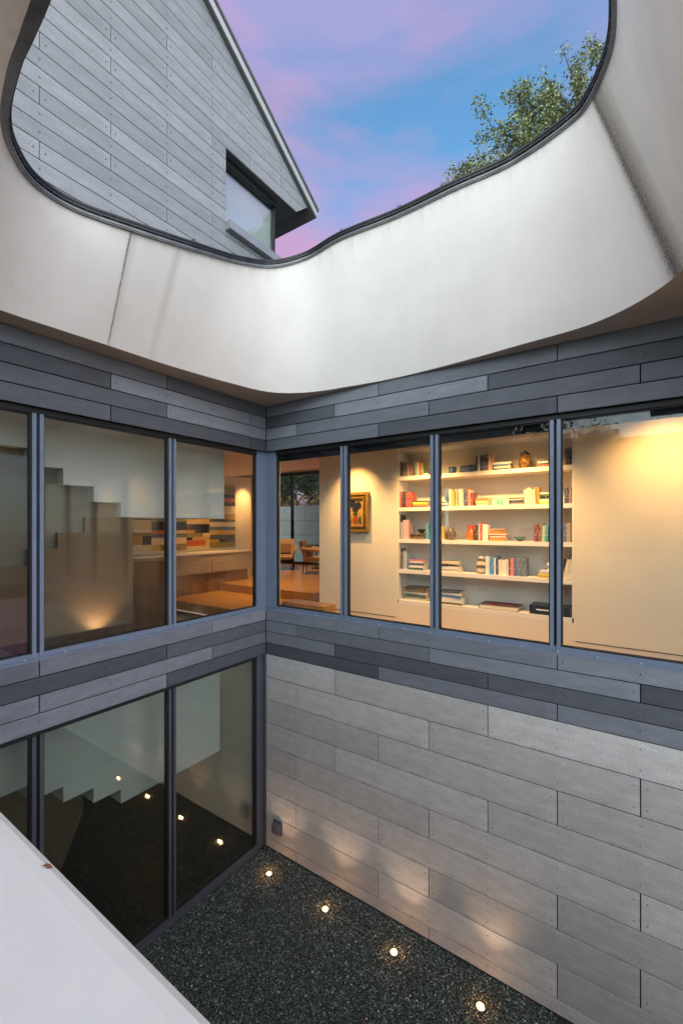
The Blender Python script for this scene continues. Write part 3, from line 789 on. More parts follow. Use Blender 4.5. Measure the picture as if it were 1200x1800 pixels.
XS = -0.62
def steps_poly(y0, yr, zb, z_top, tread, rise, n):
    pts = [(yr, z_top), (yr, zb), (y0, zb)]; y, z = y0, zb
    for _ in range(n):
        z += rise
        if z >= z_top: pts.append((y, z_top)); return pts
        pts.append((y, z)); y -= tread; pts.append((y, z))
    pts.append((y, z_top)); return pts
stair = thing('staircase', 'sky-tinted white folded staircase with saw-tooth underside behind the upper left window', 'staircase', (XS, -2, 5.36))
mb = MB(); mb.prism(steps_poly(-2.06, -0.34, 5.36, CEIL - 0.002, 0.347, 0.19, 7), 'x', -1.70, XS); mb.build('flight', M['stair_white'], stair)
stair2 = thing('staircase', 'sky-tinted white folded staircase hanging above the dark lower hall', 'staircase', (XS, -2, 1.57))
mb = MB(); mb.prism(steps_poly(-2.06, -0.43, 1.57, 3.40, 0.347, 0.19, 9) , 'x', -1.70, XS); mb.build('flight', M['stair_white'], stair2)
guard = thing('stair_guard', 'taupe stair guard wall whose stepped top climbs toward the striped painting', 'guard wall', (-0.7, -3, 3.93))
pts = [(-1.86, 3.93), (-1.86, 5.355), (-2.48, 5.355), (-2.48, 5.165), (-2.79, 5.165), (-2.79, 4.975), (-3.10, 4.975), (-3.10, 4.785), (-3.41, 4.785), (-3.41, 4.595), (-3.72, 4.595), (-3.72, 4.405), (-4.03, 4.405), (-4.03, 4.215), (-4.4, 4.215), (-4.4, 3.93)]
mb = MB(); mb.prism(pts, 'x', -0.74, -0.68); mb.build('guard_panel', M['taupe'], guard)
mb = MB(); mb.box(-0.84, -0.78, -7.9, -1.89, 3.93, CEIL - 0.003); struct('wall_behind_stair', mb, M['taupe_pale'])
mb = MB(); mb.box(-2.3, -2.2, -7.9, -0.4, 2.4, 4.6); tag(mb.build('timber_screen', M['wood_panel']), 'warm brown timber screen glowing below the taupe guard wall', 'screen')
mb = MB(); mb.box(-1.9, -0.45, -7.9, -3.08, 3.62, 3.70); tag(mb.build('stair_landing', M['shelf_white']), 'white stair landing slab at the lower left pane', 'landing')
mb = MB(); mb.prism([(-8, 0.021), (-2.35, 0.021), (-1.95, 0.9), (-1.95, 3.4), (-8, 3.4)], 'x', -2.0, -1.9); tag(mb.build('shadow_cut_wall', M['taupe']), 'taupe wall piece in the dark lower hall, edge cut to the stair shadow', 'partition')  # slanted edge is shaped after the shadow of the flight
# low cabinet under the striped painting
cab = thing('wall_cabinet', 'long taupe low cabinet under the striped painting', 'cabinet', (-3.25, 0, FLOOR))
mb = MB(); mb.box(-3.5, -3.05, -5, 2.6, 4.17, 4.60); mb.build('carcass', M['cabinet'], cab)
mb = MB(); mb.box(-3.5, -3.02, -5, 2.62, 4.601, 4.64); mb.build('top_board', M['shelf_white'], cab)
for k in range(6):
    mb = MB(); mb.box(-3.049, -3.03, -4.9 + k * 1.25, -4.9 + k * 1.25 + 1.235, 4.18, 4.42); mb.build('drawer_front', M['cabinet'], cab)
mb = MB(); mb.box(-3.5, -3.1, -4.9, 2.5, FLOOR + 0.003, 4.169); mb.build('plinth', M['wood_panel'], cab)

# striped painting of four canvases (plain colour bars)
art = thing('striped_painting', 'long striped painting in yellow orange cream and navy bars behind the stair', 'painting', (-3.5, 0.8, 5.3))
palette = [(.62, .48, .24), (.52, .30, .02), (.012, .014, .025), (.58, .12, .015), (.72, .60, .36), (.09, .12, .17), (.24, .20, .025), (.03, .10, .11), (.62, .40, .08)]
PM = [simple('painted_bar_%s' % nme, c, 0.6) for nme, c in zip(('sand', 'ochre', 'black', 'orange', 'cream', 'slate', 'olive', 'petrol', 'amber'), palette)]
ra = random.Random(11)
edges = [-0.9, 0.12, 0.98, 1.62, 2.42]
order = [4, 2, 1, 8, 4, 5, 0, 3, 2, 6, 4, 1, 2, 0, 8, 5]
for q in range(4):
    a, b = edges[q], edges[q + 1]; z = 4.70; i = q * 3
    cv = MB(); cv.box(-3.499, -3.46, a + 0.002, b - 0.002, 4.70, 6.26); cpart = cv.build('canvas', M['shelf_white'], art)
    while z < 6.255:
        h = min(ra.choice((0.07, 0.09, 0.11, 0.14, 0.19)), 6.26 - z); c = order[i % 16]; i += ra.choice((1, 1, 2))
        cut = ra.random(); m_ = a + (b - a) * ra.choice((0.25, 0.35, 0.7, 0.8))
        if cut < 0.45:
            for (s0, s1, cc) in ((a, m_, c), (m_, b, order[(i + 5) % 16])):
                mb = MB(); mb.box(-3.4598, -3.455 + ra.uniform(0, .002), s0 + 0.003, s1 - 0.003, z + .001, z + h - .001); mb.build('colour_bar', PM[cc], cpart)
        else:
            mb = MB(); mb.box(-3.4598, -3.455 + ra.uniform(0, .002), a + 0.003, b - 0.003, z + .001, z + h - .001); mb.build('colour_bar', PM[c], cpart)
        z += h

# ------------------------------------------------------------------ bookcase
bc = thing('bookcase', 'white built-in bookcase niche with five shelves in the lit corridor', 'bookcase', (3.1, 1.2, NZ0))
mb = MB(); mb.box(NX0 + 0.001, NX1 - 0.001, 1.38, 1.40, NZ0, NZ1 - 0.002); mb.build('back_panel', M['niche_back'], bc)
for x0 in (NX0 + 0.001, NX1 - 0.021):
    mb = MB(); mb.box(x0, x0 + 0.02, 1.004, 1.379, NZ0 + 0.061, NZ1 - 0.023); mb.build('side_panel', M['shelf_white'], bc)
mb = MB(); mb.box(NX0 + 0.001, NX1 - 0.001, 1.004, 1.379, NZ1 - 0.022, NZ1 - 0.002); mb.build('top_panel', M['shelf_white'], bc)
for z in (6.015, 5.53, 5.035, 4.56, 4.08):
    mb = MB(); mb.box(NX0 + 0.022, NX1 - 0.022, 1.002, 1.3785, z - 0.058, z); mb.build('shelf', M['shelf_white'], bc)
pl_ = thing('wall_outlet', 'white double outlet plate at the back of the bottom bookcase shelf', 'outlet', (3.11, 1.378, 4.30))
mb = MB(); mb.box(3.03, 3.18, 1.370, 1.3795, 4.262, 4.345); mb.build('plate', M['white_plastic'], pl_)
for x in (3.07, 3.14):
    mb = MB(); mb.box(x - 0.012, x - 0.008, 1.3685, 1.3699, 4.290, 4.315); mb.box(x + 0.008, x + 0.012, 1.3685, 1.3699, 4.290, 4.315); mb.build('socket_holes', M['outlet_hole'], pl_)

BOOK_ROWS = [
 (6.015, 1.876, -4, "top shelf's left row", [(0.0394, 0.244, 'brown'), (0.0438, 0.235, 'black'), (0.0219, 0.226, 'olive'), (0.0263, 0.217, 'tan'), (0.0263, 0.226, 'black'), (0.0306, 0.208, 'grey'), (0.0263, 0.208, 'brown'), (0.035, 0.217, 'red'), (0.035, 0.217, 'black'), (0.035, 0.208, 'teal'), (0.0263, 0.208, 'cream'), (0.035, 0.217, 'red'), (0.0438, 0.199, 'green')]),
 (6.015, 3.095, 0, "top shelf's middle row", [(0.0393, 0.227, 'slate'), (0.0236, 0.227, 'white'), (0.0393, 0.227, 'navy'), (0.0393, 0.235, 'slate'), (0.0393, 0.243, 'plum'), (0.0236, 0.227, 'cream'), (0.0275, 0.227, 'salmon')]),
 (6.015, 4.183, 0, "top shelf's right-end row", [(0.0212, 0.197, 'black'), (0.0354, 0.212, 'tan'), (0.0318, 0.219, 'black'), (0.0318, 0.219, 'black'), (0.0389, 0.233, 'dark green')]),
 (5.53, 1.866, 0, "second shelf's left row", [(0.0263, 0.253, 'orange'), (0.0613, 0.253, 'dark red'), (0.0526, 0.244, 'black'), (0.0438, 0.244, 'red'), (0.0438, 0.235, 'red')]),
 (5.53, 2.708, -2, "second shelf's row beside the navy vase", [(0.0407, 0.252, 'cream'), (0.0489, 0.235, 'mustard'), (0.0244, 0.252, 'cream'), (0.0326, 0.235, 'olive'), (0.0489, 0.252, 'cream'), (0.0204, 0.252, 'pale blue'), (0.0489, 0.235, 'navy'), (0.0244, 0.26, 'red'), (0.0244, 0.235, 'cream'), (0.0489, 0.185, 'dark red')]),
 (5.53, 3.751, -3, "second shelf's row right of the teal cup", [(0.037, 0.198, 'cream'), (0.0517, 0.221, 'cream'), (0.0222, 0.206, 'grey'), (0.0222, 0.198, 'cream'), (0.0222, 0.221, 'orange'), (0.0296, 0.221, 'orange')]),
 (5.53, 4.229, 0, "second shelf's right-end row", [(0.0423, 0.203, 'navy'), (0.0352, 0.218, 'mauve'), (0.0282, 0.196, 'black')]),
 (5.035, 1.866, 0, "third shelf's left row", [(0.0438, 0.379, 'black'), (0.035, 0.262, 'grey'), (0.1051, 0.298, 'pink')]),
 (5.035, 2.330, 0, "third shelf's place behind the mullion", [(0.0505, 0.243, 'teal')]),
 (5.035, 2.522, 0, "third shelf's row beside the gourd vase", [(0.0249, 0.205, 'cream'), (0.0249, 0.205, 'white'), (0.0249, 0.196, 'cream'), (0.0331, 0.196, 'mustard')]),
 (5.035, 3.087, 0, "third shelf's row beside the red vase", [(0.0472, 0.219, 'black'), (0.0236, 0.244, 'cream'), (0.0315, 0.252, 'red'), (0.0315, 0.235, 'white'), (0.0472, 0.227, 'white')]),
 (5.035, 3.864, 4, "third shelf's leaning row by the wide mullion", [(0.0512, 0.234, 'maroon'), (0.0439, 0.234, 'brown'), (0.0365, 0.211, 'pale green'), (0.0365, 0.211, 'teal'), (0.0292, 0.211, 'dark green')]),
 (5.035, 4.177, 0, "third shelf's right-end row", [(0.0425, 0.226, 'navy'), (0.0354, 0.226, 'blue'), (0.0425, 0.241, 'tan'), (0.0212, 0.226, 'slate'), (0.0283, 0.248, 'pink')]),
 (4.56, 1.866, 0, "fourth shelf's left row", [(0.0526, 0.325, 'navy'), (0.0263, 0.271, 'brown'), (0.035, 0.289, 'grey'), (0.0263, 0.271, 'pale blue')]),
 (4.56, 3.235, 0, "fourth shelf's middle row", [(0.0544, 0.256, 'white'), (0.0621, 0.256, 'bright blue'), (0.0233, 0.24, 'white'), (0.0311, 0.256, 'navy'), (0.0466, 0.216, 'cream'), (0.0621, 0.216, 'white'), (0.0311, 0.224, 'cream'), (0.0233, 0.232, 'black'), (0.0466, 0.248, 'coral'), (0.0388, 0.24, 'blue'), (0.0699, 0.256, 'slate'), (0.0466, 0.248, 'slate')]),
 (4.56, 4.209, 12, "fourth shelf's leaning pair at right", [(0.0494, 0.255, 'cream'), (0.0494, 0.284, 'white')]),
]
BOOK_STACKS = [
 (6.015, 2.293, 2.386, 0.2, "top shelf behind the mullion", [(0.026, 'cream')]),
 (6.015, 2.871, 3.079, 0.2, "top shelf stack right of the blue pot", [(0.0328, 'navy'), (0.0328, 'blue'), (0.0328, 'navy')]),
 (6.015, 3.341, 3.583, 0.22, "top shelf stack right of the middle row", [(0.0235, 'navy'), (0.0235, 'cream'), (0.0313, 'blue'), (0.0235, 'white')]),
 (6.015, 3.913, 4.057, 0.2, "top shelf stack beside the stained glass jar", [(0.0298, 'red'), (0.0223, 'black'), (0.0223, 'white'), (0.0223, 'black')]),
 (5.53, 2.122, 2.377, 0.2, "second shelf left stack", [(0.0175, 'dark red'), (0.0262, 'orange'), (0.035, 'yellow'), (0.0175, 'black')]),
 (5.53, 2.540, 2.691, 0.2, "second shelf stack under the navy vase", [(0.0254, 'navy'), (0.0254, 'cream'), (0.0169, 'navy')]),
 (5.53, 3.087, 3.279, 0.22, "second shelf stack of orange and lime books", [(0.0241, 'cream'), (0.0161, 'lime'), (0.0241, 'cream'), (0.0402, 'orange')]),
 (5.53, 3.539, 3.744, 0.2, "second shelf stack right of the teal cup", [(0.0231, 'tan'), (0.0385, 'navy'), (0.0154, 'cream'), (0.0154, 'black')]),
 (5.53, 3.934, 4.190, 0.2, "second shelf stack behind the wide mullion", [(0.0222, 'yellow'), (0.0222, 'cream'), (0.0222, 'pale green'), (0.0369, 'black'), (0.0222, 'green'), (0.0222, 'cream')]),
 (5.035, 2.083, 2.312, 0.2, "third shelf stack under the small bowl", [(0.0439, 'brown'), (0.0263, 'black'), (0.0176, 'brown')]),
 (5.035, 3.287, 3.524, 0.22, "third shelf orange stack", [(0.0473, 'orange'), (0.0158, 'white'), (0.0158, 'red'), (0.0158, 'white'), (0.0473, 'orange'), (0.0236, 'tan')]),
 (4.56, 2.044, 2.312, 0.22, "fourth shelf left stack", [(0.0352, 'dark green'), (0.0352, 'white'), (0.0352, 'navy'), (0.0264, 'white'), (0.0176, 'coral')]),
 (4.56, 2.576, 2.871, 0.24, "fourth shelf cream stack", [(0.0419, 'cream'), (0.0419, 'white'), (0.0336, 'black'), (0.0336, 'cream')]),
 (4.56, 3.927, 4.063, 0.2, "fourth shelf mustard stack", [(0.0297, 'mustard'), (0.0297, 'yellow'), (0.0149, 'white'), (0.0223, 'white')]),
 (4.08, 1.956, 2.367, 0.26, "bottom ledge left stack", [(0.0528, 'cream'), (0.0528, 'dark green'), (0.0264, 'white'), (0.0352, 'olive'), (0.0352, 'black')]),
 (4.08, 2.513, 2.905, 0.26, "bottom ledge stack right of the mullion", [(0.0336, 'olive'), (0.0672, 'white'), (0.042, 'blue'), (0.0252, 'white'), (0.0252, 'navy')]),
]
BOOK_COLOURS = {'cream': (0.78, 0.7, 0.52), 'black': (0.02, 0.02, 0.022), 'olive': (0.16, 0.14, 0.06), 'tan': (0.46, 0.32, 0.18), 'grey': (0.42, 0.43, 0.43), 'brown': (0.2, 0.1, 0.06), 'red': (0.55, 0.05, 0.03), 'teal': (0.05, 0.32, 0.38), 'green': (0.1, 0.2, 0.07), 'navy': (0.03, 0.06, 0.16), 'blue': (0.06, 0.16, 0.36), 'slate': (0.13, 0.17, 0.25), 'white': (0.82, 0.81, 0.78), 'plum': (0.22, 0.05, 0.13), 'salmon': (0.75, 0.38, 0.27), 'mustard': (0.62, 0.4, 0.06), 'yellow': (0.8, 0.62, 0.06), 'orange': (0.8, 0.25, 0.03), 'maroon': (0.2, 0.03, 0.03), 'pink': (0.6, 0.4, 0.42), 'mauve': (0.3, 0.18, 0.2), 'lime': (0.45, 0.55, 0.08), 'coral': (0.72, 0.2, 0.17), 'pale blue': (0.45, 0.6, 0.72), 'pale green': (0.45, 0.62, 0.42), 'bright blue': (0.02, 0.28, 0.62), 'dark green': (0.03, 0.1, 0.07), 'dark red': (0.3, 0.03, 0.03)}
ORD = ['first', 'second', 'third', 'fourth', 'fifth', 'sixth', 'seventh', 'eighth', 'ninth', 'tenth', 'eleventh', 'twelfth', 'thirteenth', 'fourteenth']
rb = random.Random(5)
def book_mesh(w, d, h):
    """upright book: spine faces -y, pages show at top and fore edge"""
    mb = MB(); t = 0.003
    mb.box(-w / 2, -w / 2 + t, 0, d, 0, h); mb.box(w / 2 - t, w / 2, 0, d, 0, h); mb.box(-w / 2 + t, w / 2 - t, 0, t, 0, h)
    mb.box(-w / 2 + t + .0002, w / 2 - t - .0002, t + .0002, d - 0.004, 0.003, h - 0.004, 1)
    return mb
def put_book(mb, loc, rot, colour, label):
    o = mb.build('book', [M['book'], M['pages']], None, origin=(0, 0, 0)); o.location = loc; o.rotation_euler = rot
    o.color = (*colour, 1)
    return tag(o, label, 'book', 'books on the built-in shelves')
for z, x, lean, ph, bs in BOOK_ROWS:
    for i, (w, h, cn) in enumerate(bs):
        a = math.radians(lean); d = rb.uniform(.15, .21); y = 1.03 + rb.uniform(0, .03)
        w2 = w * 0.96
        tilt = abs(math.sin(a)) * w2 / 2
        off = 0 if lean <= 0 else 0
        put_book(book_mesh(w2, d, h), (x + w / 2, y, z + 0.0008 + tilt), (0, a, rb.uniform(-.01, .01)), BOOK_COLOURS[cn],
                 f"{cn} upright book, {ORD[i]} from left in {ph}" if len(bs) > 1 else f"{cn} upright book standing alone in {ph}")
        x += w / math.cos(a)
for z, x0, x1, d, ph, bs in BOOK_STACKS:
    n = len(bs)
    for i, (t, cn) in enumerate(bs):
        L = (x1 - x0) * rb.uniform(.86, 1.0); mb = MB(); c = 0.003; dd = d * rb.uniform(.85, 1)
        mb.box(-L / 2, L / 2, 0, dd, 0, c); mb.box(-L / 2, L / 2, 0, dd, t - c, t); mb.box(-L / 2, L / 2, 0, c, c, t - c)
        mb.box(-L / 2 + .004, L / 2 - .004, c + .0002, dd - .004, c + .0002, t - c - .0002, 1)
        pos = 'only one' if n == 1 else ('topmost' if i == n - 1 else ('lowest' if i == 0 else f"{ORD[i]} up"))
        put_book(mb, ((x0 + x1) / 2 + rb.uniform(-.008, .008), 1.03 + rb.uniform(0, .012), z + 0.0008), (0, 0, rb.uniform(-.05, .05)), BOOK_COLOURS[cn],
                 f"{cn} book lying flat, {pos} in the {ph}" if n > 1 else f"{cn} book lying flat on the {ph}")
        z += t + 0.0006
def big_book(label, x0, x1, t, cover, z=4.0808):
    o = thing('large_book', label, 'book', ((x0 + x1) / 2, 1.03, z), 'large books on the bottom ledge')
    cm = simple('large_book_cover_' + cover[0], cover[1], 0.4, 0, 0.1, 20)
    mb = MB(); c = 0.005; mb.box(x0, x1, 1.03, 1.33, z, z + c); mb.box(x0, x1, 1.03, 1.33, z + t - c, z + t)
    if cover[2]: mb.box(x0, x1, 1.03, 1.035, z + c, z + t - c)
    else: mb.box(x0, x0 + 0.005, 1.03, 1.33, z + c, z + t - c)
    mb.build('cover', cm, o)
    mb = MB(); mb.box(x0 + .007, x1 - .007, 1.04 if cover[2] else 1.034, 1.32, z + c + .0003, z + t - c - .0003); mb.build('pages', M['pages'], o)
    return o
b1 = big_book('large flat maroon topped book with white page edge on the bottom ledge', 3.152, 3.672, 0.062, ('dark', (.03, .025, .035), False))
mb = MB(); mb.box(3.22, 3.64, 1.05, 1.31, 4.1431, 4.1445); mb.build('cover_panel', simple('maroon_cloth', (.16, .02, .03), 0.6), b1)
b2 = big_book('large thick dark navy book lying at the right end of the bottom ledge', 3.815, 4.30, 0.115, ('navy', (.012, .022, .045), True))
mb = MB(); mb.box(3.90, 4.10, 1.0288, 1.0298, 4.135, 4.150); mb.build('spine_lettering', M['curtain'], b2)

def pot(name, label, cat, prof, x, y, z, mat, seg=20, sx=1, sy=1):
    mb = MB(); mb.lathe(prof, x, y, z, seg, 0, sx, sy); return tag(mb.build(name, mat, None, origin=(x, y, z)), label, cat)
pot('plant_pot', 'small blue pot on the top shelf left of the lying navy books', 'pot', [(.045, 0), (.050, .02), (.060, .10), (.054, .10), (.048, .03)], 2.734, 1.11, 6.0155, M['blue_glaze'])
zt = 5.53 + sum(b[0] + .0006 for b in BOOK_STACKS[5][5]) + .001
pot('navy_vase', 'round navy vase standing on flat books on the second shelf', 'vase', [(.022, 0), (.046, .03), (.052, .06), (.040, .10), (.018, .12), (.026, .143), (.02, .143), (.014, .12)], 2.673, 1.10, zt, M['navy_glaze'])
pot('teal_cup', 'small teal glass cup on the second shelf', 'cup', [(.025, 0), (.042, .02), (.046, .05), (.036, .094), (.030, .094), (.036, .05)], 3.41, 1.12, 5.5305, M['teal_glass'])
zt = 5.035 + sum(b[0] + .0006 for b in BOOK_STACKS[9][5]) + .001
pot('small_bowl', 'small dark bowl on the flat books of the third shelf', 'bowl', [(.025, 0), (.03, .012), (.06, .05), (.065, .066), (.058, .066), (.05, .045)], 2.246, 1.10, zt, M['dark_bowl'])
pot('gourd_vase', 'smoky brown gourd shaped glass vase on the third shelf', 'vase', [(.03, 0), (.065, .03), (.078, .075), (.06, .125), (.028, .175), (.012, .202)], 2.708, 1.13, 5.0355, M['smoke_glass'], sx=1.0)
rv, n_, l_, b_ = new_mat('amber_to_red_glass')
g_ = n_.new('ShaderNodeTexCoord'); s_ = n_.new('ShaderNodeSeparateXYZ'); l_.new(g_.outputs['Object'], s_.inputs[0])
l_.new(ramp(n_, l_, s_.outputs[2], 0.02, 0.2, (.55, .20, .03), (.50, .035, .02)), b_.inputs['Base Color']); b_.inputs['Roughness'].default_value = 0.1; b_.inputs['Coat Weight'].default_value = 0.8
pot('red_vase', 'amber red glass vase on the third shelf beside a black book', 'vase', [(.068, 0), (.074, .05), (.072, .11), (.05, .145), (.042, .165), (.058, .213), (.05, .213), (.034, .165)], 3.005, 1.13, 5.0355, rv)
pot('teal_bowl', 'shallow dark teal bowl on the third shelf', 'bowl', [(.028, 0), (.04, .01), (.08, .05), (.085, .061), (.078, .058), (.03, .012)], 3.679, 1.13, 5.0355, M['teal_bowl'])
jm, n_, l_, b_ = new_mat('stained_glass_jar')
x_ = tex(n_, l_, 22, 3, 0.6); w_ = n_.new('ShaderNodeTexVoronoi'); w_.inputs['Scale'].default_value = 28; t_ = n_.new('ShaderNodeTexCoord'); l_.new(t_.outputs['Object'], w_.inputs['Vector'])
l_.new(mixc(n_, l_, ramp(n_, l_, x_.outputs[0], .4, .6), (.30, .17, .03), (.09, .05, .03)), b_.inputs['Base Color']); b_.inputs['Roughness'].default_value = 0.2
jar = thing('stained_glass_jar', 'domed amber stained glass jar with dark lid on the top shelf', 'jar', (3.737, 1.15, 6.0155))
mb = MB(); mb.lathe([(.06, 0), (.085, .05), (.082, .11), (.06, .19)], 3.737, 1.15, 6.0155, 18); mb.build('body', jm, jar)
mb = MB(); mb.lathe([(.064, .19), (.058, .215), (.025, .235), (.012, .238), (.012, .252)], 3.737, 1.15, 6.0155, 18); mb.build('lid', M['dark_bowl'], jar)
sm, n_, l_, b_ = new_mat('banded_stone')
t_ = n_.new('ShaderNodeTexCoord'); wv = n_.new('ShaderNodeTexWave'); wv.bands_direction = 'Z'; wv.inputs['Scale'].default_value = 3.2; wv.inputs['Distortion'].default_value = 2.5; wv.inputs['Detail'].default_value = 2
l_.new(t_.outputs['Object'], wv.inputs['Vector'])
cr = n_.new('ShaderNodeValToRGB'); e_ = cr.color_ramp.elements; e_[0].position = .12; e_[0].color = (.09, .10, .12, 1); e_[1].position = .75; e_[1].color = (.70, .66, .58, 1)
q_ = e_.new(.35); q_.color = (.36, .20, .09, 1); l_.new(wv.outputs[1], cr.inputs[0]); l_.new(cr.outputs[0], b_.inputs['Base Color'])
mb = MB(); mb.lathe([(.03, 0), (.06, .02), (.068, .10), (.066, .17), (.05, .225), (.02, .25)], 3.16, 1.10, 4.5605, 20, 0, 1, .55)
tag(mb.build('banded_stone', sm, None, origin=(3.16, 1.10, 4.5605)), 'oval banded cream and grey stone on the fourth shelf', 'ornament')
zt = 4.56 + sum(b[0] + .0006 for b in BOOK_STACKS[13][5]) + .001
mb = MB(); mb.lathe([(.02, 0), (.024, .004), (.005, .012), (.005, .04), (.02, .06), (.022, .085), (.012, .104)], 4.036, 1.12, zt, 12)
tag(mb.build('glass_ornament', M['curtain'], None, origin=(4.036, 1.12, zt)), 'tiny pale glass ornament on the mustard books of the fourth shelf', 'ornament')
mb = MB(); mb.lathe([(.02, 0), (.10, .004), (.115, .010), (.115, .016), (.02, .014)], 0, 0, 0, 24)
o = mb.build('round_plaque', sm, None, origin=(0, 0, 0)); o.location = (4.185, 1.30, 4.69); o.rotation_euler = (math.radians(78), 0, 0)
tag(o, 'round grey plaque leaning behind two pale books at the right of the fourth shelf', 'plaque')
mb = MB(); mb.tube([(2.45, 1.07, 6.026), (2.47, 1.05, 6.03), (2.50, 1.05, 6.03), (2.52, 1.07, 6.026), (2.50, 1.09, 6.024), (2.47, 1.09, 6.024)], .006, 5); mb.tube([(2.52, 1.07, 6.027), (2.58, 1.12, 6.022)], .005, 5)
tag(mb.build('wire_ornament', M['dark_bowl'], None, origin=(2.5, 1.07, 6.02)), 'small dark wire ornament on the top shelf left of the blue pot', 'ornament')

# framed picture: a plain generic flower study
pic = thing('framed_picture', 'small picture in a heavy gilt frame on the lit white wall', 'picture', (1.11, 0.98, 5.47))
px0, px1, pz0, pz1 = 0.845, 1.372, 5.143, 5.80
def frame_ring(i0, i1, y0, y1, mat, name):
    mb = MB()
    mb.box(px0 + i0, px1 - i0, y0, y1, pz1 - i1, pz1 - i0); mb.box(px0 + i0, px1 - i0, y0, y1, pz0 + i0, pz0 + i1)
    mb.box(px0 + i0, px0 + i1, y0, y1, pz0 + i1, pz1 - i1); mb.box(px1 - i1, px1 - i0, y0, y1, pz0 + i1, pz1 - i1)
    mb.build(name, mat, pic)
frame_ring(0.0, 0.045, 0.93, 0.999, M['gold'], 'outer_frame'); frame_ring(0.0452, 0.075, 0.955, 0.999, M['gold_dark'], 'frame_hollow'); frame_ring(0.0752, 0.10, 0.938, 0.999, M['gold'], 'inner_frame')
pm, n_, l_, b_ = new_mat('ochre_canvas'); x_ = tex(n_, l_, 14, 6, .6)
l_.new(ramp(n_, l_, x_.outputs[0], .3, .7, (.36, .16, .02), (.60, .38, .10)), b_.inputs['Base Color']); b_.inputs['Roughness'].default_value = .5
mb = MB(); mb.box(px0 + .10, px1 - .10, .975, .999, pz0 + .10, pz1 - .10); mb.build('canvas', pm, pic)
def daub(x, z, rx, rz, mat, name, d):
    mb = MB(); pts = []
    for i in range(12):
        t = 2 * PI * i / 12; k = 1 + .12 * math.sin(3 * t + x * 9); pts.append((x + rx * k * math.cos(t), z + rz * k * math.sin(t)))
    mb.prism(pts, 'y', .975 - .0015 - d, .9749 - d); mb.build(name, mat, pic)
mN = simple('navy_oil_paint', (.015, .022, .05), .4, 0, .4, 30); mG = simple('green_oil_paint', (.03, .08, .04), .4, 0, .4, 30); mR = simple('russet_oil_paint', (.34, .08, .02), .4, 0, .4, 30)
for d, (x, z, rx, rz, mt, nm) in enumerate(((1.06, 5.60, .075, .06, mN, 'painted_blossom'), (1.16, 5.58, .07, .06, mN, 'painted_blossom'), (1.11, 5.52, .06, .055, mN, 'painted_blossom'), (1.11, 5.44, .045, .04, mG, 'painted_leaf'),
                                        (1.11, 5.35, .055, .07, mR, 'painted_vase'), (1.00, 5.32, .03, .055, mG, 'painted_leaf'), (1.20, 5.34, .028, .06, mG, 'painted_leaf'))):
    daub(x, z, rx, rz, mt, nm, .0016 * d)

# ------------------------------------------------------------------ far room and garden beyond
gd = thing('glass_door', 'black framed glass doors at the end of the far room', 'door', (-5, 6.45, 3.9))
mb = MB()
for x in (-8.0, -6.55, -5.06, -3.6, -2.1, -0.6, 0.85): mb.box(x - .04, x + .04, 6.42, 6.50, 3.902, FAR_CEIL - .002)
mb.build('door_posts', M['black_metal'], gd)
mb = MB(); mb.box(-8.04, .89, 6.43, 6.49, 3.902, 3.98); mb.box(-8.04, .89, 6.43, 6.49, 7.0, FAR_CEIL - .003); mb.build('door_rails', M['black_metal'], gd)
mb = MB(); mb.box(-8, .85, 6.455, 6.461, 3.98, 7.0); mb.build('pane', M['glass'], gd)
gw = thing('garden_wall', 'pale concrete garden wall seen through the far glass doors', 'wall', (-7, 9.6, 3.6))
for k in range(12):
    for r_i in range(4):
        mb = MB(); z0 = 3.55 + r_i * .64; mb.box(-16 + k * 1.5 + .006, -14.5 + k * 1.5 - .006, 9.5, 9.7, z0 + .006, z0 + .634)
        for hx in (.4, 1.1): mb.lathe([(.02, 0), (.02, .001)], -16 + k * 1.5 + hx, 9.5, z0 + .3, 6)
        mb.build('concrete_panel', M['concrete'], gw)
mb = MB(); mb.box(-16, 2, 9.52, 9.68, 3.5, 6.1); mb.build('wall_core', M['backing'], gw)

def armchair(loc, rz, label):
    c = thing('armchair', label, 'armchair', loc, 'armchairs in the far room', rz)
    mb = MB(); mb.prism([(-.34, .33), (.36, .33), (.40, .40), (.36, .47), (-.34, .45)], 'x', -.30, .30); mb.build('seat', M['chair_fabric'], c, local=True)
    mb = MB(); mb.prism([(-.30, .40), (-.22, .42), (-.36, .92), (-.46, .90)], 'x', -.33, .33); mb.build('backrest', M['chair_fabric'], c, local=True)
    mb = MB(); mb.prism([(-.22, .48), (-.10, .50), (-.20, .78), (-.30, .76)], 'x', -.24, .24); mb.build('cushion', M['chair_cushion'], c, local=True)
    for s in (-1, 1):
        mb = MB(); mb.tube([(s * .34, -.36, .70), (s * .37, -.15, .68), (s * .39, .15, .64), (s * .37, .33, .60), (s * .34, .36, .46)], [.045, .05, .05, .045, .03], 8); mb.build('armrest', M['chair_fabric'], c, local=True)
        for yy in (-.30, .30):
            mb = MB(); mb.tube([(s * .28, yy, .36), (s * .34, yy * 1.15, 0.0)], [.018, .012], 6); mb.build('leg', M['black_metal'], c, local=True)
    mb = MB(); mb.box(-.28, .28, -.31, -.28, .27, .32); mb.box(-.28, .28, .28, .31, .27, .32); mb.build('seat_rail', M['black_metal'], c, local=True)
    return c
armchair((-3.95, 4.75, 3.903), math.radians(-140), 'beige armchair with brown cushion at the left of the far room')
armchair((-2.50, 4.55, 3.903), math.radians(-60), 'beige armchair half hidden by the white wall end in the far room')
tb = thing('side_table', 'small round black side table between the far armchairs', 'table', (-3.25, 5.5, 3.903))
mb = MB(); mb.lathe([(.30, .72), (.30, .745)], -3.25, 5.5, 3.903, 20); mb.build('table_top', M['black_metal'], tb)
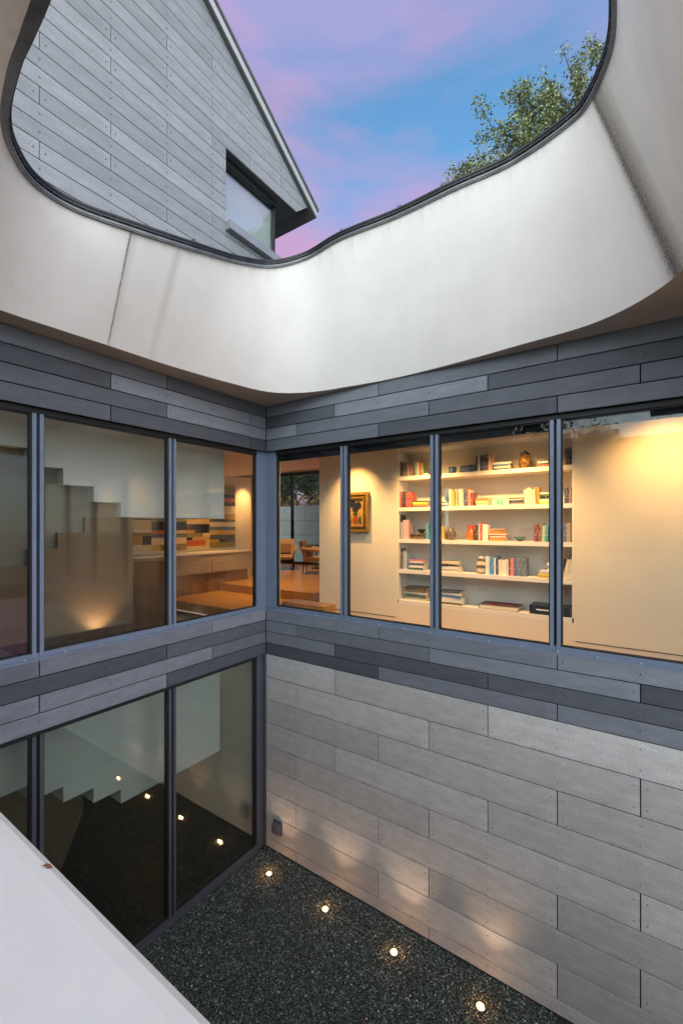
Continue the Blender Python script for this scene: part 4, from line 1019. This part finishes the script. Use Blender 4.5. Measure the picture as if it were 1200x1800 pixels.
mb = MB(); mb.lathe([(.16, 0), (.16, .015), (.02, .03), (.02, .719)], -3.25, 5.5, 3.903, 12); mb.build('pedestal', M['black_metal'], tb)

# ------------------------------------------------------------------ lamps indoors
def downlight(loc, aim, energy, label, size=75, col=(1.0, .54, .18), blend=1.0):
    t = thing('ceiling_spotlight', label, 'lamp', loc, 'recessed ceiling spotlights')
    mb = MB(); mb.lathe([(.055, -.012), (.055, -.001), (.040, -.001), (.040, -.012)], *loc, 16); mb.build('trim_ring', M['shelf_white'], t)
    mb = MB(); mb.lathe([(.036, -.008), (.036, -.004)], *loc, 12); mb.build('lens', M['spot_lens'], t)
    d = bpy.data.lights.new('spot', 'SPOT'); d.energy = energy; d.spot_size = math.radians(size); d.spot_blend = blend; d.color = col; d.shadow_soft_size = .03
    o = bpy.data.objects.new('spot_beam', d); COLL.objects.link(o); o.parent = t; o.location = (0, 0, -.03)
    o.rotation_euler = (Vector(loc) - Vector(aim)).to_track_quat('Z', 'Y').to_euler()
    return t
LAMP = 0.70
downlight((1.12, .45, CEIL), (1.12, 1.0, 5.35), 75 * LAMP, 'ceiling spotlight aimed at the gilt framed picture', 85)
downlight((2.45, .28, CEIL), (2.45, 1.2, 5.0), 95 * LAMP, 'ceiling spotlight over the left of the bookcase', 95)
downlight((3.70, .28, CEIL), (3.70, 1.2, 5.0), 95 * LAMP, 'ceiling spotlight over the right of the bookcase', 95)
downlight((5.30, .30, CEIL), (5.30, 1.0, 5.7), 46 * LAMP, 'ceiling spotlight washing the blank wall right of the bookcase', 110)
downlight((6.8, .30, CEIL), (6.8, 1.0, 5.7), 55 * LAMP, 'ceiling spotlight farthest along the corridor')
downlight((-2.95, 2.72, CEIL), (-3.5, 2.72, 5.8), 38 * LAMP, 'ceiling spotlight beside the right end of the striped painting', 60)
downlight((-2.7, 1.2, CEIL), (-3.5, 1.2, 5.3), 26 * LAMP, 'ceiling spotlight in front of the striped painting', 80)
downlight((-2.2, 1.5, CEIL), (-2.2, 1.6, 3.9), 90 * LAMP, 'added fill spotlight over the timber floor behind the stair', 85)  # added lamp without a known fitting, brightens the wood floor
downlight((-1.2, 2.1, CEIL), (-1.2, 2.3, 3.9), 90 * LAMP, 'ceiling spotlight over the platform step', 90)
downlight((-3.0, 3.9, FAR_CEIL), (-3.3, 4.8, 4.0), 150 * LAMP, 'added fill spotlight over the armchairs of the far room', 100)  # added lamp that lifts the dark armchairs
downlight((-2.9, -0.42, 3.388), (-2.9, .03, 1.6), 26 * LAMP, 'added fill spotlight in the lower hall close to its end wall', 100)  # added lamp to lighten the walls of the lower hall
up = thing('floor_uplight', 'small warm uplight glowing at the foot of the taupe guard wall', 'lamp', (-0.50, -2.35, 3.72))
mb = MB(); mb.lathe([(.05, 0), (.05, .05), (.04, .06)], -0.50, -2.35, 3.72, 12); mb.build('housing', M['black_metal'], up)
mb = MB(); mb.lathe([(.035, .061), (.035, .064)], -0.50, -2.35, 3.72, 12); mb.build('lens', M['spot_lens'], up)
d = bpy.data.lights.new('spot', 'SPOT'); d.energy = 6; d.spot_size = math.radians(100); d.spot_blend = .8; d.color = (1, .66, .34); d.shadow_soft_size = .03
o = bpy.data.objects.new('spot_beam', d); COLL.objects.link(o); o.parent = up; o.location = (0, 0, .09); o.rotation_euler = (Vector((.0, .0, 0)) - Vector((-.30, 0.05, 1.2))).to_track_quat('Z', 'Y').to_euler()

# ------------------------------------------------------------------ in-ground lights, outlet cover, dead leaves
for i, (x, lab) in enumerate(((0.447, 'in-ground light nearest the glazed screen'), (1.50, 'second in-ground light from the glazed screen'), (2.546, 'third in-ground light from the glazed screen'), (3.598, 'in-ground light farthest from the glazed screen'))):
    t = thing('ground_light', lab + ' in the gravel', 'lamp', (x, -.391, .02), 'in-ground lights along the panel wall')
    mb = MB(); mb.lathe([(.052, -.01), (.052, .006), (.036, .006), (.036, -.01)], x, -.391, .02, 18); mb.build('rim', M['roof_metal'], t)
    mb = MB(); mb.lathe([(.022, 0), (.022, .0085), (.016, .012)], x, -.391, .02, 18); mb.build('lens', M['lens'], t)
    mb = MB(); mb.lathe([(.036, 0), (.036, .0055), (.023, .0055), (.023, 0)], x, -.391, .02, 18); mb.build('halo_ring', M['lens_ring'], t)
    d = bpy.data.lights.new('spot', 'SPOT'); d.energy = 3.4; d.spot_size = math.radians(70); d.spot_blend = 1.0; d.color = (1, .62, .36); d.shadow_soft_size = .02
    o = bpy.data.objects.new('spot_beam', d); COLL.objects.link(o); o.parent = t; o.location = (0, 0, .03)
    o.rotation_euler = (Vector((0, 0, 0)) - Vector((0.02, .40, 1.05))).to_track_quat('Z', 'Y').to_euler()
for g_ in [q for q in bpy.data.objects if q.name.startswith('ground_light')]:
    d = bpy.data.lights.new('spill', 'POINT'); d.energy = .45; d.color = (1, .45, .14); d.shadow_soft_size = .012
    o = bpy.data.objects.new('lens_spill', d); COLL.objects.link(o); o.parent = g_; o.location = (0, 0, .032)
oc = thing('outlet_cover', 'grey weatherproof outlet cover low on the pale panel wall', 'outlet', (0.28, -0.02, .45))
mb = MB(); mb.box(.19, .36, -.020, -.0005, .33, .53); mb.build('back_plate', M['plastic_grey'], oc)
mb = MB(); mb.prism([(-.0205, .345), (-.075, .35), (-.085, .36), (-.075, .495), (-.0205, .512)], 'x', .205, .345); mb.build('hinged_lid', M['plastic_grey'], oc)
def leaf(x, y, z, s, rz, label, cat='leaf'):
    mb = MB(); n = 7
    for sgn in (1, -1):
        pass
    prof = [(0, 0), (.25, .16), (.45, .10), (.6, .24), (.75, .10), (1, 0)]
    pts = [(p, q) for p, q in prof] + [(p, -q) for p, q in reversed(prof[1:-1])]
    mb.v += [((p - .5) * s, q * s, s * (.10 * math.sin(p * 6) + .25 * abs(q) + .06)) for p, q in pts]; mb.face(range(len(pts)))
    k = len(pts); mb.v += [(a, b, c - .0012) for a, b, c in mb.v[:k]]; mb.face([k + i for i in reversed(range(k))])
    for i in range(k): mb.face((i, (i + 1) % k, k + (i + 1) % k, k + i))
    mb.tube([(-.5 * s, 0, s * .06), (-.72 * s, .03 * s, s * .04)], [.002 * s / .08, .0012 * s / .08], 4)
    o = mb.build('dead_leaf', M['leaf_dead'], None, origin=(0, 0, 0)); o.location = (x, y, z); o.rotation_euler = (0, 0, rz)
    return tag(o, label, cat, 'fallen brown leaves')
leaf(4.236, -4.800, 4.702, .017, .5, 'tiny curled brown leaf on the parapet edge')
leaf(2.65, -1.26, .022, .10, 1.1, 'brown oak leaf on open gravel at the bottom of the picture')
leaf(2.12, -.48, .022, .07, .3, 'brown leaf on the gravel between the second and third ground lights')
leaf(2.18, -.16, .022, .06, 2.3, 'brown leaf lying against the foot of the panel wall')
leaf(0.95, -1.35, .022, .07, 4, 'brown leaf on the gravel nearest the glazed screen')
leaf(1.55, -1.15, .022, .06, 5.1, 'brown leaf on the gravel in the middle of the courtyard')
leaf(0.10, -.10, .022, .06, 2.0, 'brown leaf in the corner beside the grey post')
leaf(3.05, -.32, .022, .06, 0.9, 'brown leaf on the gravel between the third and fourth ground lights')

# ------------------------------------------------------------------ trees
def add_leaves(name, centres, per, size, mat, parent, spread, seed, flat=.5):
    rs = np.random.RandomState(seed)
    C_ = np.repeat(np.array(centres, float), per, 0); n = len(C_)
    dirs = rs.normal(0, 1, (n, 3)); dirs /= np.linalg.norm(dirs, axis=1)[:, None]
    pos = C_ + dirs * (rs.uniform(.1, 1, (n, 1)) ** .6) * spread
    ax = rs.normal(0, 1, (n, 3)); ax[:, 2] = ax[:, 2] * flat + .2; ax /= np.linalg.norm(ax, axis=1)[:, None]
    up_ = rs.normal(0, 1, (n, 3)); up_ -= ax * (up_ * ax).sum(1)[:, None]; up_ /= np.linalg.norm(up_, axis=1)[:, None]
    nm = np.cross(ax, up_)
    s = size * rs.uniform(.6, 1.25, (n, 1)); w = s * rs.uniform(.2, .3, (n, 1))
    V = np.stack([pos, pos + ax * s * .45 + up_ * w + nm * s * .06, pos + ax * s, pos + ax * s * .45 - up_ * w + nm * s * .06], 1).reshape(-1, 3)
    off = WL[parent.name]; V -= np.array(off)[None]
    F = np.array([(0, 1, 2, 3)])[None] + (np.arange(n) * 4)[:, None, None]; F = F.reshape(-1, 4)
    me = bpy.data.meshes.new(name); me.vertices.add(len(V)); me.vertices.foreach_set('co', V.astype(np.float32).ravel())
    me.loops.add(F.size); me.loops.foreach_set('vertex_index', F.astype(np.int32).ravel()); me.polygons.add(n)
    me.polygons.foreach_set('loop_start', np.arange(0, F.size, 4, dtype=np.int32)); me.polygons.foreach_set('loop_total', np.full(n, 4, np.int32))
    at = me.attributes.new('leaf_tone', 'FLOAT', 'POINT'); at.data.foreach_set('value', np.repeat(rs.uniform(0, 1, n), 4).astype(np.float32))
    me.update(); me.validate(); me.materials.append(mat)
    o = bpy.data.objects.new(name, me); COLL.objects.link(o); o.parent = parent; return o
def tree(label, base, crown_c, crown_r, seed, mat, n_limb=14, twigs=9, per=14, size=.06, spread=.16, targets=(), group='trees around the house', cat='tree', name='oak_tree', trunk_r=.22):
    rr = random.Random(seed); base = Vector(base); cc = Vector(crown_c); R3 = Vector(crown_r)
    t = thing(name, label, cat, tuple(base), group)
    mb = MB(); fork = base.lerp(cc, .62)
    mb.tube([base, base.lerp(fork, .5) + Vector((rr.uniform(-.1, .1), rr.uniform(-.1, .1), 0)), fork, cc], [trunk_r, trunk_r * .8, trunk_r * .65, trunk_r * .25], 10)
    cents = []
    ends = [Vector(q) for q in targets]
    while len(ends) < n_limb + len(targets):
        d = Vector((rr.gauss(0, 1), rr.gauss(0, 1), rr.gauss(0.15, .8))).normalized() * rr.uniform(.65, 1.0)
        ends.append(cc + Vector((d.x * R3.x, d.y * R3.y, d.z * R3.z)))
    for e in ends:
        s0 = fork.lerp(cc, rr.uniform(0, .9)); mid = s0.lerp(e, .5) + Vector((rr.uniform(-.2, .2), rr.uniform(-.2, .2), rr.uniform(0, .3)))
        L = (e - s0).length
        mb.tube([s0, mid, e], [.035 + .012 * L, .02 + .006 * L, .006], 6)
        for k in range(twigs):
            f = rr.uniform(.35, 1.05); p = (s0.lerp(mid, f * 2) if f < .5 else mid.lerp(e, f * 2 - 1))
            q = p + Vector((rr.gauss(0, 1), rr.gauss(0, 1), rr.gauss(.1, .8))).normalized() * rr.uniform(.15, .55) * min(1, R3.x / 2)
            mb.tube([p, p.lerp(q, .5) + Vector((0, 0, .03)), q], [.009, .006, .003], 4)
            cents += [tuple(p.lerp(q, g)) for g in (.45, .75, 1.0)]
        cents.append(tuple(e))
    mb.build('trunk', M['bark'], t)
    add_leaves('crown', cents, per, size, mat, t, spread, seed)
    return t
MAIN_SPRAYS = [(2.75, 4.99, 14.86), (3.6, 5.83, 16.03), (2.51, 4.34, 13.69), (2.04, 3.77, 12.65), (2.18, 4.36, 13.29), (3.29, 5.24, 15.13), (4.17, 6.46, 16.05), (3.07, 4.85, 13.82), (1.78, 3.72, 12.47), (2.56, 4.5, 13.02), (3.35, 5.17, 14.22), (3.84, 5.75, 15.05), (2.84, 5.42, 14.83)]
tree('live oak with small pale green leaves showing above the roof edge', (6.2, 7.6, 3.6), (4.6, 7.0, 13.84), (2.1, 2.1, 2.0), 21, M['leaf_oak'], 30, 17, 46, .072, .20, MAIN_SPRAYS + [(5.46, 5.58, 15.34), (5.49, 5.98, 15.81), (5.19, 5.94, 15.32), (5.48, 5.91, 15.21), (5.82, 5.58, 15.35), (5.49, 6.21, 16.25)])
for i, (x, y, r, lab) in enumerate(((-13.5, 13.5, 2.6, 'dark garden tree behind the concrete wall, leftmost through the far glass doors'), (-9.6, 14.2, 2.8, 'dark garden tree behind the concrete wall in the middle of the far glass doors'),
                                    (-6.2, 13.2, 2.5, 'dark garden tree behind the concrete wall beside the white wall end'))):
    tree(lab, (x, y, 3.6), (x, y, 7.4), (r, r, 2.0), 40 + i, M['leaf_dark'], 26, 10, 24, .17, .38, (), 'garden trees beyond the far room', name='garden_tree')
for i, (x, y, z, lab) in enumerate(((2.2, -13.5, 8.2, 'large tree across the courtyard mirrored in the bookcase window'), (8.5, -15, 8.6, 'large tree across the courtyard mirrored in the wide right pane'))):
    tree(lab, (x, y, 3.6), (x, y, z), (2.6, 2.4, 2.2), 60 + i, M['leaf_oak'], 22, 9, 14, .15, .32, (), 'trees across the courtyard')
sh = thing('yellow_reflection_foliage', 'row of added yellow foliage for reflected colour along the garden wall top', 'shrub', (-8, 10.2, 3.6))  # made-up foliage standing in for yellow reflections of the striped painting
mb = MB()
for k in range(24): mb.tube([(-13 + k * .42, 10.2, 3.6), (-13 + k * .42, 10.2, 6.3)], [.02, .01], 4)
mb.build('stems', M['bark'], sh)
add_leaves('foliage', [(-13 + k * .2, 10.2 + (k % 3) * .1, 6.15 + .12 * (k % 4)) for k in range(52)], 22, .14, M['leaf_yellow'], sh, .25, 77)
